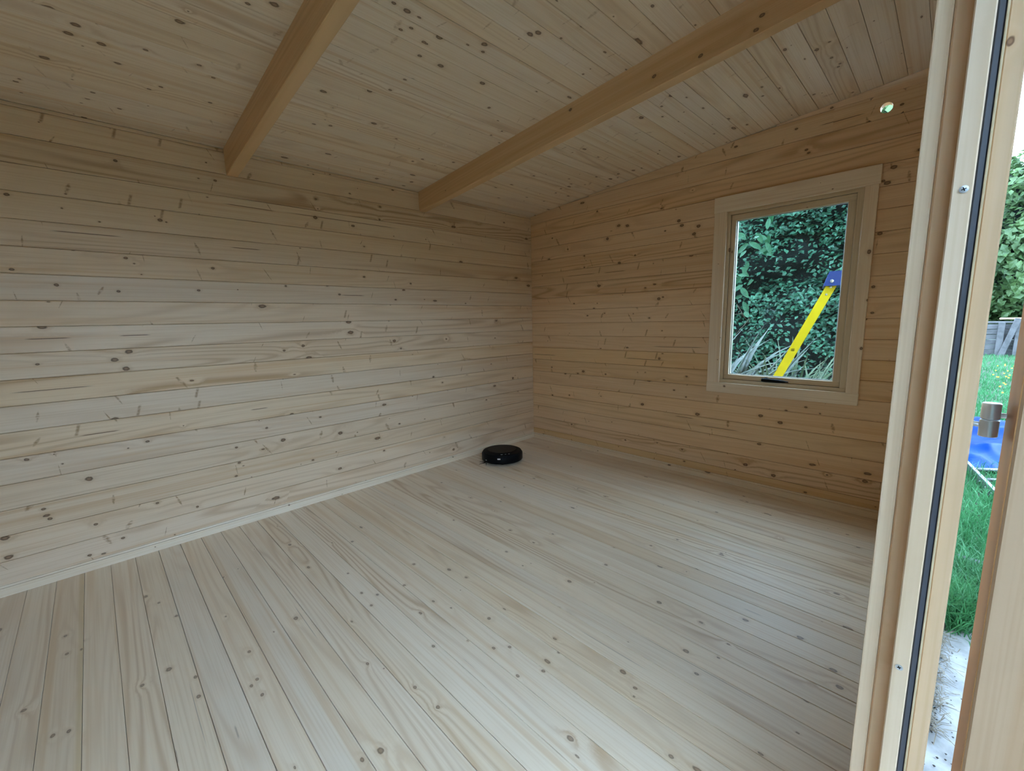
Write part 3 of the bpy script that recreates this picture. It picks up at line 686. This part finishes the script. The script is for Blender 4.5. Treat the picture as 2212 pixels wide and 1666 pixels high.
link('top_cover', lathe([(0.0, 0.0905), (0.118, 0.0905), (0.120, 0.0925), (0.118, 0.0945), (0.0, 0.0955)], M_blackg, 48), RM @ T(-0.012, 0, 0), rv)
link('handle_recess', box(0.012, 0.09, 0.003, M_black, 0.001), RM @ T(0.118, -0.02, 0.0905), rv)
for i, (y, w) in enumerate(((-0.004, 0.016), (0.028, 0.009), (0.056, 0.010))):
    link('button_icon', box(0.006, w, 0.0012, M_white, 0.0004), RM @ T(0.135 - 0.012 * i * 0.6, y, 0.0905), rv)
for a, z, w, hgt in ((-9, 0.064, 0.024, 0.010), (-50, 0.040, 0.014, 0.004)):
    q = math.radians(a)
    link('front_sticker', box(0.001, w, hgt, M_white), RM @ T(rr * math.cos(q) + 0.0006, rr * math.sin(q), z, q), rv)
for a in (-60, 0, 60):
    q = math.radians(-62); b = q + math.radians(a)
    p0 = V((0.148 * math.cos(q), 0.148 * math.sin(q), 0.010)); p1 = p0 + V((math.cos(b), math.sin(b), -0.11)) * 0.07
    link('side_brush_arm', tube([p0, p0.lerp(p1, 0.5), p1], [0.0028, 0.0022, 0.0012], M_black, 6), RM, rv)
for y in (-0.115, 0.115):
    link('wheel', lathe([(0.0, -0.010), (0.032, -0.010), (0.035, -0.006), (0.035, 0.006), (0.032, 0.010), (0.0, 0.010)], M_black, 24), RM @ frame((0, y, 0.035), (1, 0, 0), (0, 1, 0)), rv)
link('caster', lathe([(0.0, -0.008), (0.012, -0.008), (0.012, 0.008), (0.0, 0.008)], M_black, 16), RM @ frame((0.12, 0, 0.0121), (1, 0, 0), (0, 1, 0)), rv)

# ================================================================== outdoors
GZ = -0.20
M_soil = plain('lawn_soil', (0.030, 0.050, 0.018), 0.9, var=0.35, vscale=3, bump=0.4, bscale=20)
M_conc = plain('weathered_concrete', (0.25, 0.25, 0.25), 0.85, var=0.30, vscale=9, bump=0.5, bscale=40)
M_grass = leafmat('grass_blades', (0.032, 0.14, 0.045), (0.08, 0.28, 0.11), 2.5, 0.5, 0.35)
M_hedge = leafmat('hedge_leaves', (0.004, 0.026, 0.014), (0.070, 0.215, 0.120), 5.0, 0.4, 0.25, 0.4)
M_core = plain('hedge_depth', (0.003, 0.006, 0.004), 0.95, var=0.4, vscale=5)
M_laurel = leafmat('laurel_leaves', (0.010, 0.050, 0.020), (0.032, 0.11, 0.045), 4, 0.5, 0.2, 0.2)
M_flax = leafmat('flax_blades', (0.030, 0.042, 0.032), (0.13, 0.15, 0.115), 5, 0.35, 0.15, 0.5)
M_sedge = leafmat('sedge_blades', (0.05, 0.085, 0.04), (0.16, 0.19, 0.11), 7, 0.5, 0.3)
M_tree = leafmat('tree_leaves', (0.040, 0.080, 0.028), (0.12, 0.20, 0.065), 1.0, 0.45, 0.35)
M_bark = plain('bark', (0.10, 0.075, 0.05), 0.9, var=0.3, vscale=20, bump=0.5)
M_sleep = plain('weathered_sleeper', (0.095, 0.09, 0.09), 0.85, var=0.25, vscale=6, bump=0.4, bscale=30)
M_yel = plain('yellow_fibreglass', (0.50, 0.385, 0.001), 0.4, spec=0.4, var=0.04)
M_blue = plain('blue_plastic', (0.010, 0.030, 0.14), 0.4, spec=0.4, var=0.08)
M_tarp = plain('blue_tarpaulin', (0.002, 0.034, 0.20), 0.5, spec=0.12, var=0.12, vscale=6)
M_alu = plain('aluminium', (0.30, 0.31, 0.32), 0.5, 0.7, var=0.05)
M_pipe = plain('black_pipe', (0.008, 0.008, 0.010), 0.45, spec=0.3)
M_dand = plain('yellow_petals', (0.80, 0.50, 0.01), 0.6)
M_straw = plain('dry_straw', (0.13, 0.105, 0.07), 0.8, var=0.4, vscale=30)
M_peb = plain('dark_debris', (0.05, 0.045, 0.04), 0.9, var=0.4, vscale=40)
M_feed = plain('grey_metal', (0.18, 0.20, 0.20), 0.4, 0.5)

ground = link('ground', box(46, 40, 0.10, M_soil, off=(0, 0, -0.05)), T(10, -4, GZ), kind='structure')
# concrete base the cabin stands on, its edge broken by weeds
def slab():
    bm = bmesh.new()
    g = bmesh.ops.create_grid(bm, x_segments=60, y_segments=30, size=0.5)
    for v in bm.verts:
        v.co = V((v.co.x * 5.1, v.co.y * 3.9, 0))
        v.co.z = 0.006 * mnoise.noise(V((v.co.x * 6, v.co.y * 6, 1)))
    ed = [e for e in bm.edges if e.is_boundary]
    ext = bmesh.ops.extrude_edge_only(bm, edges=ed)
    for q in ext['geom']:
        if isinstance(q, bmesh.types.BMVert): q.co.z -= 0.06
    return bm_mesh('concrete_base', bm, M_conc, True)
link('concrete_base', slab(), T(-3.1, -1.85, GZ + 0.045), kind='structure')
link('cabin_bearers', box(4.9, 2.85, 0.12, M_beam), T(-2.45, -1.41, -0.125), kind='structure', color=(0.7, 0.7, 0.7))

# lawn: single blades, far too many to count
def blades(name, spots, mat, hmin, hmax, w, lean):
    v, f = [], []
    for x, y, z in spots:
        h = R.uniform(hmin, hmax); a = R.uniform(0, 6.283); b = R.uniform(0, 6.283)
        l = h * R.uniform(0.1, lean)
        dx, dy = math.cos(a) * w / 2, math.sin(a) * w / 2
        mx, my = x + math.cos(b) * l * 0.35, y + math.sin(b) * l * 0.35
        i = len(v)
        v += [(x - dx, y - dy, z), (x + dx, y + dy, z), (mx + dx * 0.8, my + dy * 0.8, z + h * 0.6), (mx - dx * 0.8, my - dy * 0.8, z + h * 0.6), (x + math.cos(b) * l, y + math.sin(b) * l, z + h)]
        f += [(i, i + 1, i + 2, i + 3), (i + 3, i + 2, i + 4)]
    return mesh(name, v, f, mat)
sp = []
for _ in range(46000):
    t = R.random()
    x = -0.45 + 16.7 * t * t * t
    lo = -3.05 - (x + 0.6) * 0.30 - 0.5; hi = -2.70 + 0.25 * (R.random() - 0.5)
    y = R.uniform(lo, hi)
    if x < -0.55 + 0.25 * mnoise.noise(V((y * 3, 0, 0))): continue
    sp.append((x, y, GZ))
sp_n = [s for s in sp if s[0] < 2.5]; sp_f = [s for s in sp if s[0] >= 2.5]
lg = empty('lawn', (1, -3.2, GZ), label='green lawn seen between the door frame and the open door', cat='lawn', kind='stuff')
link('grass_blades', blades('grass', sp_n, M_grass, 0.05, 0.13, 0.006, 1.1), None, lg, kind='stuff')
link('grass_blades', blades('grass', sp_f, M_grass, 0.05, 0.10, 0.014, 0.9), None, lg, kind='stuff')
tufts = []
for _ in range(2600):
    cx, cy_ = R.choice(((-0.55, -3.02), (-0.42, -2.98), (-0.30, -3.10), (-0.60, -2.97), (-0.15, -3.0)))
    tufts.append((cx + R.gauss(0, 0.05), cy_ + R.gauss(0, 0.05), GZ + 0.03))
link('grass_tuft', blades('grass', tufts, M_grass, 0.07, 0.17, 0.005, 1.3), None, None, 'long green grass tuft overhanging the concrete edge by the door', 'grass', kind='stuff')
# straw and dark debris on the concrete
v, f = [], []
for _ in range(700):
    x = R.uniform(-1.35, -0.75); y = -2.915 - (x + 1.35) * 0.03 + R.gauss(0, 0.02); z = GZ + 0.052 + R.uniform(0, 0.02); a = R.uniform(0, 6.28); l = R.uniform(0.015, 0.06)
    i = len(v); d = V((math.cos(a), math.sin(a), R.uniform(-0.2, 0.3))) * l; n_ = V((-math.sin(a), math.cos(a), 0)) * 0.0012
    p0 = V((x, y, z)); v += [p0 - n_, p0 + n_, p0 + d + n_, p0 + d - n_]; f.append((i, i + 1, i + 2, i + 3))
link('straw', mesh('straw', v, f, M_straw), None, None, 'dry straw and dead grass strewn on the concrete by the door frame', 'straw', kind='stuff')
v, f = [], []
for _ in range(1500):
    if R.random() < 0.93: x = R.uniform(-1.35, -0.85); y = -2.915 + R.gauss(0, 0.014)
    else: x = R.uniform(-1.7, -0.8); y = R.uniform(-3.05, -2.9)
    s = R.uniform(0.001, 0.0042); i = len(v); z = GZ + 0.05
    v += [(x - s, y, z), (x + s * 0.6, y - s, z), (x + s * 0.6, y + s, z), (x, y, z + s)]
    f += [(i, i + 1, i + 3), (i + 1, i + 2, i + 3), (i + 2, i, i + 3), (i, i + 2, i + 1)]
link('soil_crumbs', mesh('crumbs', v, f, M_peb), None, None, 'dark soil crumbs scattered on the pale concrete slab', 'soil', kind='stuff')
# black pipe
link('drain_pipe', tube([(0.13, -2.45, GZ + 0.040), (0.10, -2.8, GZ + 0.039), (0.075, -3.1, GZ + 0.038), (0.03, -3.5, GZ + 0.038), (-0.05, -3.9, GZ + 0.038)], 0.038, M_pipe, 18, 'drain_pipe'), None, None, 'thick black plastic pipe lying across the grass', 'pipe')
# aluminium ladder flat on the lawn
ldir = V((0.985, 0.172, 0)).normalized(); lper = V((-ldir.y, ldir.x, 0))
lo = V((1.10, -3.262, GZ + 0.04))
al = empty('aluminium_ladder', tuple(lo), label='silver aluminium ladder lying flat on the lawn beside the blue tarpaulin', cat='ladder')
for s in (0, 1):
    p = lo - lper * (0.30 * s) + V((0, 0, 0.04 * s))
    link('rail', box(2.4, 0.025, 0.075, M_alu, 0.003, off=(1.2, 0, 0)), frame(p, ldir, (0, 0, 1)), al)
for i in range(8):
    a_ = lo + ldir * (0.16 + 0.28 * i); b_ = a_ - lper * 0.30 + V((0, 0, 0.04))
    link('rung', tube([a_, b_], 0.014, M_alu, 10), None, al)
for i in range(5):
    a_ = lo + ldir * (0.10 + 0.14 * i) + lper * 0.0135
    link('rivet', lathe([(0, 0), (0.008, 0), (0.006, 0.004), (0, 0.005)], M_steel, 10), frame(a_, ldir, lper), al)
# blue tarpaulin heap
def tarp():
    n = 56; v, f = [], []
    for i in range(n):
        for j in range(n):
            x = (i / (n - 1) - 0.5) * 2.2; y = (j / (n - 1) - 0.5) * 1.5
            r = max(abs(x) / 1.1, abs(y) / 0.75)
            hgt = max(0.0, 1 - r ** 2.2) * 0.15
            q = V((x * 2.1, y * 2.1, 3.3))
            rid = 1 - abs(mnoise.noise(q)) * 2
            rid2 = 1 - abs(mnoise.noise(q * 2.3 + V((5, 2, 1)))) * 2
            z = hgt * (0.75 + 0.5 * rid) + 0.05 * rid2 * (0.4 + hgt) + 0.015
            v.append((x + 0.05 * mnoise.noise(q * 1.7), y + 0.05 * mnoise.noise(q * 1.9 + V((9, 0, 0))), max(0.012, z)))
    for i in range(n - 1):
        for j in range(n - 1): f.append((i * n + j, (i + 1) * n + j, (i + 1) * n + j + 1, i * n + j + 1))
    return mesh('tarp', v, f, M_tarp, True)
link('blue_tarpaulin', tarp(), T(3.35, -3.55, GZ + 0.02, 0.2), None, 'crumpled shiny blue tarpaulin heaped on the lawn behind the ladder', 'tarpaulin')
# dandelions
def dandelion():
    v, f = [], []
    for ring, (r0, r1, z0, z1, n) in enumerate(((0.003, 0.022, 0.0, 0.006, 14), (0.002, 0.015, 0.003, 0.012, 10))):
        for i in range(n):
            a = 2 * math.pi * (i + 0.5 * ring) / n; w = 0.16
            k = len(v)
            v += [(r0 * math.cos(a), r0 * math.sin(a), z0), (r1 * math.cos(a - w), r1 * math.sin(a - w), z1), (r1 * 1.08 * math.cos(a), r1 * 1.08 * math.sin(a), z1), (r1 * math.cos(a + w), r1 * math.sin(a + w), z1)]
            f.append((k, k + 1, k + 2, k + 3))
    return mesh('flower_head', v, f, M_dand)
dm = dandelion(); stm = tube([(0, 0, 0), (0.004, 0, 0.06), (0, 0, 0.115)], 0.002, M_grass, 6)
for i in range(20):
    x = R.uniform(6.0, 12.0); az_ = R.uniform(93.0, 94.5) + (0.2 if i % 3 else 0)
    y = CAM.y - (x - CAM.x) * math.tan(math.radians(az_ - 90))
    e = empty('dandelion', (x, y, GZ), R.uniform(0, 6), label='small yellow dandelion flower in the lawn', cat='flower', group='dandelions in the lawn')
    link('flower_head', dm, T(x, y, GZ + 0.112) @ Matrix.Rotation(-0.7, 4, 'Y') @ Matrix.Scale(0.6, 4), e)
    link('stem', stm, T(x, y, GZ), e)
# grey sleeper wall at the end of the lawn
sw = empty('sleeper_wall', (16.6, -4.2, GZ), label='weathered grey timber retaining wall at the far end of the lawn', cat='wall')
for r_ in range(6):
    for c_ in range(3):
        yb = -8.6 + 2.75 * c_ + (0.5 if r_ % 2 else 0)
        link('plank', box(2.73, 0.145, 0.09, M_sleep, 0.008), frame((16.6 + R.uniform(-0.015, 0.015), yb + 1.36, GZ + 0.085 + 0.155 * r_), (0, 1, 0), (-1, 0, 0)), sw)
for yy in (-6.6, -5.05, -4.30, -3.95, -2.4):
    link('post', box(0.12, 0.14, 1.0, M_sleep, 0.01), T(16.47, yy, GZ + 0.5), sw)
link('coping_board', box(0.34, 8.2, 0.06, M_sleep, 0.008), T(16.72, -4.5, GZ + 0.99), sw)
link('coping_board', box(0.26, 2.2, 0.05, M_beam, 0.008), T(16.66, -5.0, GZ + 1.10), sw)
link('diagonal_brace', box(1.25, 0.13, 0.07, M_sleep, 0.008), frame((16.40, -4.12, GZ + 0.50), (0, -0.22, 1), (-1, 0, 0)), sw)

def leaf_cloud(name, pts, mat, size, asp=0.55, up=0.3):
    """pts = (position, outward normal); one folded leaf each"""
    v, f = [], []
    for p, nrm in pts:
        n_ = (nrm + V((R.gauss(0, 0.55), R.gauss(0, 0.55), R.gauss(0, 0.45) + up))).normalized()
        a = n_.orthogonal().normalized(); a.rotate(Matrix.Rotation(R.uniform(0, 6.283), 3, n_)); b = n_.cross(a)
        s = size * R.uniform(0.6, 1.35)
        i = len(v); d = n_ * (s * 0.10)
        v += [p - a * s * 0.5, p - b * (s * asp * 0.5) + d, p + a * s * 0.5 - d, p + b * (s * asp * 0.5) + d, p + a * s * 0.1]
        f += [(i, i + 1, i + 4), (i + 1, i + 2, i + 4), (i + 2, i + 3, i + 4), (i + 3, i, i + 4)]
    return mesh(name, v, f, mat)
# hedge outside the window: bumpy dark depth behind two layers of leaves
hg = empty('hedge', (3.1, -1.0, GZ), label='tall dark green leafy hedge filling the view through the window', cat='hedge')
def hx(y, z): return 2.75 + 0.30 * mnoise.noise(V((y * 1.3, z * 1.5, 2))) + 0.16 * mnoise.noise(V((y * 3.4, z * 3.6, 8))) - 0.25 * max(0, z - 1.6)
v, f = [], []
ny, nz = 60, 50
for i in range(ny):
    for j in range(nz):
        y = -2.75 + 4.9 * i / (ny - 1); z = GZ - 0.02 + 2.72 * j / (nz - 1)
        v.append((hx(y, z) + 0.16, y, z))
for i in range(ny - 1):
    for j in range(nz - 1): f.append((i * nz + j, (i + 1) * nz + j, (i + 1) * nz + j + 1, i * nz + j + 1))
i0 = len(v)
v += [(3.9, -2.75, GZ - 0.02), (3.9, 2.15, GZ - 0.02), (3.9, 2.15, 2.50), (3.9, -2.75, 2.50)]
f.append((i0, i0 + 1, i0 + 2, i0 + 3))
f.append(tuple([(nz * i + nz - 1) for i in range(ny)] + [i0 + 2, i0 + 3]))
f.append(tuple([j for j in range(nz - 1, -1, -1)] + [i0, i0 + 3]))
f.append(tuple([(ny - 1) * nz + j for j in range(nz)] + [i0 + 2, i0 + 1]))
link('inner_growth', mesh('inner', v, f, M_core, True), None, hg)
pts = []
for _ in range(26000):
    y = R.uniform(-2.7, 2.1); z = R.uniform(GZ, 2.66)
    den = mnoise.noise(V((y * 2.2, z * 2.6, 5)))
    if den < -0.12 and R.random() < 0.72: continue
    x = hx(y, z) + R.uniform(-0.05, 0.14) - 0.08 * max(0, den)
    pts.append((V((x, y, z)), V((-1, 0, 0.35))))
for _ in range(2600):
    pts.append((V((R.uniform(2.55, 3.95), -2.75 - R.uniform(-0.02, 0.12), R.uniform(GZ, 2.55))), V((-0.2, -1, 0.35))))
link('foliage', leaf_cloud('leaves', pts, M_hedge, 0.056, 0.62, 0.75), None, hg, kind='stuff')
for i in range(9):
    y = R.uniform(-2.2, 0.4); z = R.uniform(0.6, 2.0)
    p0 = V((hx(y, z) + 0.1, y, z)); p1 = p0 + V((-0.20, R.uniform(-0.3, 0.3), R.uniform(-0.1, 0.3))); p2 = p1 + V((-0.03, R.uniform(-0.25, 0.25), R.uniform(-0.3, 0.1)))
    link('twig', tube([p0, p0.lerp(p1, 0.6) + V((0, 0, 0.03)), p1, p2], [0.006, 0.005, 0.004, 0.002], M_bark, 6), None, hg)
# laurel branch hanging in from the left: big single leaves
lb = empty('laurel_bush', (1.75, -0.55, GZ), label='broad-leaved green shrub hanging in at the left side of the window view', cat='shrub')
def bigleaf():
    v, f = [], []
    n = 7
    for i in range(n):
        t = i / (n - 1); w = 0.20 * math.sin(math.pi * (0.04 + 0.94 * t)) ** 0.8
        z = -0.14 * t * t
        v += [(t, -w, z + 0.05), (t, 0, z), (t, w, z + 0.05)]
    for i in range(n - 1):
        a = i * 3
        f += [(a, a + 3, a + 4, a + 1), (a + 1, a + 4, a + 5, a + 2)]
    return mesh('leaf', v, f, M_laurel, True)
blm = bigleaf()
bpath = [V((2.0, -0.75, GZ)), V((1.95, -0.95, 0.8)), V((1.85, -1.10, 1.5)), V((1.72, -1.25, 2.15))]
link('stem', tube(bpath, [0.03, 0.024, 0.016, 0.008], M_bark, 8), None, lb)
for i in range(95):
    t = R.uniform(0.25, 1.0)
    q = t * 3; s = min(2, int(q)); p = bpath[s].lerp(bpath[s + 1], q - s)
    p = p + V((R.uniform(-0.22, 0.1), R.uniform(-0.40, 0.22) * (0.7 + 0.3 * t), R.uniform(-0.22, 0.25)))
    if p.z < 0.95: continue
    d = V((R.uniform(-0.5, 0.2), R.uniform(-0.8, 0.6), R.uniform(-1.1, 0.1)))
    s = R.uniform(0.09, 0.15)
    link('leaf', blm, frame(p, d, V((-1, R.uniform(-0.5, 0.5), R.uniform(0.1, 1.0)))) @ Matrix.Scale(s, 4), lb)
# flax plant: long sword blades
def sword(L, w, bend, mat, name='blade'):
    n = 9; v, f = [], []
    for i in range(n):
        t = i / (n - 1); ww = w * (0.75 + 0.5 * t) * (1 - t ** 3.2) * 0.5 + 0.0008
        x = L * (t - 0.18 * bend * t * t); z = -L * 0.38 * bend * t * t * t
        v += [(x, -ww, z + ww * 0.5), (x, 0, z), (x, ww, z + ww * 0.5)]
    for i in range(n - 1):
        a = i * 3
        f += [(a, a + 3, a + 4, a + 1), (a + 1, a + 4, a + 5, a + 2)]
    return mesh(name, v, f, mat, True)
fx = empty('flax_plant', (1.45, -1.18, GZ), label='silvery sword-leaved flax plant low in the left of the window', cat='plant')
fl_meshes = [sword(1.0, 0.055, b, M_flax) for b in (0.1, 0.4, 0.8, 1.2)]
for i in range(84):
    a = R.uniform(0, 6.283); el = math.radians(R.uniform(35, 86))
    if i < 62: a = R.uniform(-2.3, -0.9); el = math.radians(R.uniform(48, 80))
    d = V((math.cos(a) * math.cos(el), math.sin(a) * math.cos(el), math.sin(el)))
    p = V((1.45 + R.gauss(0, 0.07), -1.18 + R.gauss(0, 0.09), GZ))
    link('blade', R.choice(fl_meshes), frame(p, d, V((0, 0, 1)) + V((-0.2, 0, 0))) @ Matrix.Scale(R.uniform(0.85, 1.45), 4), fx)
# pale sedge clump in the middle and right
sg = empty('sedge_clump', (1.85, -1.80, GZ), label='pale arching sedge clump behind the yellow stepladder outside the window', cat='plant')
sm_ = [sword(1.0, 0.022, b, M_sedge) for b in (0.3, 0.7, 1.1, 1.4)]
for i in range(220):
    a = R.uniform(0, 6.283); el = math.radians(R.uniform(38, 84))
    p = V((1.85 + R.gauss(0, 0.12), -1.80 + R.gauss(0, 0.15), GZ))
    d = V((math.cos(a) * math.cos(el), math.sin(a) * math.cos(el), math.sin(el)))
    link('blade', R.choice(sm_), frame(p, d, V((0, 0, 1)) + V((-0.1, 0, 0))) @ Matrix.Scale(R.uniform(0.85, 1.3), 4), sg)
link('garden_path', box(1.2, 3.6, 0.05, M_conc, 0.01), T(0.95, -0.9, GZ + 0.02), kind='structure')

# yellow stepladder with blue cap, seen through the window
def stepladder():
    top = V((1.0, -2.205, 1.40)); wv = V((4.09, 0.80, 0)).normalized(); sv = V((wv.y, -wv.x, 0))  # sv: across, towards the front section
    root = empty('stepladder', (1.1, -1.95, GZ), label='yellow fibreglass stepladder with blue top cap standing outside the window', cat='ladder')
    W_ = 0.34
    H_ = top.z - GZ - 0.05
    def rail(p_top, p_bot, wd):
        d = (p_bot - p_top); L = d.length
        # open channel: web + two flanges
        prof = [(-wd / 2, 0), (wd / 2, 0), (wd / 2, -0.03), (wd / 2 - 0.006, -0.03), (wd / 2 - 0.006, -0.005), (-wd / 2 + 0.006, -0.005), (-wd / 2 + 0.006, -0.03), (-wd / 2, -0.03)]
        return prism(prof, 0, L, M_yel, 'rail'), d
    k_ = 0.436
    for s in (0, 1):
        a = top + wv * (W_ * s)
        # rear rails lean back (to the left in view), front rails lean the other way
        for sgn, wd in ((-1, 0.062), (1, 0.078)):
            off = sv * (0.0 if sgn < 0 else 0.10)
            pt = a + off; pb = a + off + sv * (sgn * k_ * H_ * (1.0 if sgn < 0 else 0.62)) + V((0, 0, -H_ - 0.03)) + wv * ((0.05 if s else -0.0))
            me, d = rail(pt, pb, wd)
            nrm = -wv if s == 0 else wv
            o = link('rail', me, frame(pt, d, nrm), root)
            link('foot', box(0.05, 0.09, 0.04, M_blue, 0.006), frame(pb + V((0, 0, 0.0)), d, nrm), o)
            for q_ in (0.02, 0.055):
                link('rivet', lathe([(0, 0), (0.009, 0), (0.007, 0.003), (0, 0.004)], M_steel, 12), frame(pt + d * q_ + nrm * 0.001, d, nrm), o)
    for i in range(1, 6):
        t = i / 6
        a = top + sv * (0.10 + k_ * H_ * 0.62 * t) + V((0, 0, -H_ * t))
        link('tread', box(W_, 0.09, 0.03, M_alu, 0.004), frame(a + wv * (W_ / 2), wv, (0, 0, 1)), root)
    for i in range(2, 6, 2):
        t = i / 6
        a = top - sv * (k_ * H_ * t) + V((0, 0, -H_ * t))
        link('brace', box(W_, 0.03, 0.03, M_alu, 0.003), frame(a + wv * (W_ / 2), wv, (0, 0, 1)), root)
    # cap: a tapered blue block
    prof = [(-0.060, -0.035), (0.165, -0.035), (0.165, 0.068), (0.160, 0.072), (-0.026, 0.072), (-0.031, 0.069)]
    cp = link('top_cap', prism(prof, -0.03, W_ + 0.03, M_blue, 'cap'), frame(top + V((0, 0, 0.012)), wv, (0, 0, 1)) @ Matrix.Scale(-1, 4, (0, 1, 0)), root)
    for y in (-0.01, 0.11):
        link('bolt', lathe([(0, 0), (0.014, 0), (0.011, 0.005), (0, 0.007)], M_steel, 14), frame(top + sv * y - wv * 0.031 + V((0, 0, 0.01)), (0, 0, 1), -wv), cp)
    return root
stepladder()

# unseen hedges behind and beside the camera, added to dim the doorway
def sky_block(name, p0, p1, h, seed):
    e = empty(name, tuple(p0), kind='structure')
    d = (p1 - p0); L = d.length; d.normalize(); n_ = V((-d.y, d.x, 0))
    rows, cols = 14, 60; v, f = [], []
    for i in range(cols):
        for j in range(rows):
            t = L * i / (cols - 1); z = h * j / (rows - 1)
            b = 0.45 * mnoise.noise(V((t * 0.6, z * 0.8, seed))) + 0.5 * (z / h) ** 3
            v.append(p0 + d * t - n_ * b + V((0, 0, z * (1 + 0.08 * mnoise.noise(V((t * 0.7, seed, 3)))))))
    for i in range(cols - 1):
        for j in range(rows - 1): f.append((i * rows + j, (i + 1) * rows + j, (i + 1) * rows + j + 1, i * rows + j + 1))
    m_ = mesh('core', v, f, M_core, True)
    o = link('inner_growth', m_, None, e)
    md = o.modifiers.new('thickness', 'SOLIDIFY'); md.thickness = 0.8
    pts = []
    for _ in range(16000):
        q = R.choice(v) + d * R.uniform(-0.2, 0.2) + V((0, 0, R.uniform(-0.2, 0.2)))
        pts.append((V(q) + n_ * R.uniform(0.0, 0.15), n_ + V((0, 0, 0.3))))
    link('foliage', leaf_cloud('leaves', pts, M_hedge, 0.26, 0.6, 0.4), None, e, kind='stuff')
sky_block('sky_block_hedge', V((9.0, -8.6, GZ)), V((-9.0, -8.6, GZ)), 2.3, 4)
sky_block('sky_block_hedge', V((-8.2, -8.6, GZ)), V((-8.2, 3.0, GZ)), 2.6, 8)

# trees beyond the sleeper wall
def tree(loc, rad, h, lab, seed, n=9000):
    rnd = random.Random(seed)
    t = empty('garden_tree', loc, label=lab, cat='tree', group='trees beyond the far wall')
    link('trunk', tube([V(loc), V(loc) + V((0.1, 0.1, h * 0.35)), V(loc) + V((-0.1, 0.2, h * 0.8))], [0.16, 0.12, 0.05], M_bark, 8), None, t)
    pts = []
    for _ in range(n):
        u = V((rnd.gauss(0, 1), rnd.gauss(0, 1), rnd.gauss(0, 1))).normalized()
        k = (0.72 + 0.3 * mnoise.noise(u * 2.5 + V((seed, 0, 0)))) * rnd.uniform(0.75, 1.05)
        c = V(loc) + V((0, 0, h * 0.48))
        pts.append((c + V((u.x * rad * k, u.y * rad * k, u.z * h * 0.6 * k)), u))
    link('crown', leaf_cloud('leaves', pts, M_tree, 0.26, 0.6, 0.3), None, t, kind='stuff')
    link('inner_crown', lathe([(0.02, GZ + h * 0.16), (rad * 0.45, h * 0.3), (rad * 0.55, h * 0.55), (rad * 0.35, h * 0.8), (0.02, h * 0.93)], M_core, 14), T(loc[0], loc[1], 0), t)
tree((20.4, -4.3, GZ), 2.5, 6.7, 'tall green tree behind the far timber wall, beside the open door edge', 5, 12000)
tree((9.5, -1.55, GZ), 1.6, 7.6, 'yellow-green tree glimpsed through the round hole in the window wall', 12, 5000)
tree((20.5, -10.6, GZ), 2.4, 6.5, 'rounded green tree out of view past the open door, kept for the light', 9)  # unseen tree, kept only for its effect on the light
# grey lantern-like feeder hanging before the trees
bf = empty('bird_feeder', (16.9, -4.6, 1.35), label='small grey cylindrical bird feeder hanging in front of the trees', cat='bird feeder')
link('tube_body', lathe([(0, 1.1), (0.13, 1.1), (0.13, 1.14), (0.10, 1.16), (0.10, 1.55), (0.15, 1.57), (0.12, 1.64), (0.02, 1.70), (0, 1.70)], M_feed, 18), T(16.9, -4.6, 0), bf)
link('hanger', tube([(16.9, -4.6, 1.68), (16.9, -4.6, 2.3)], 0.01, M_feed, 6), None, bf)
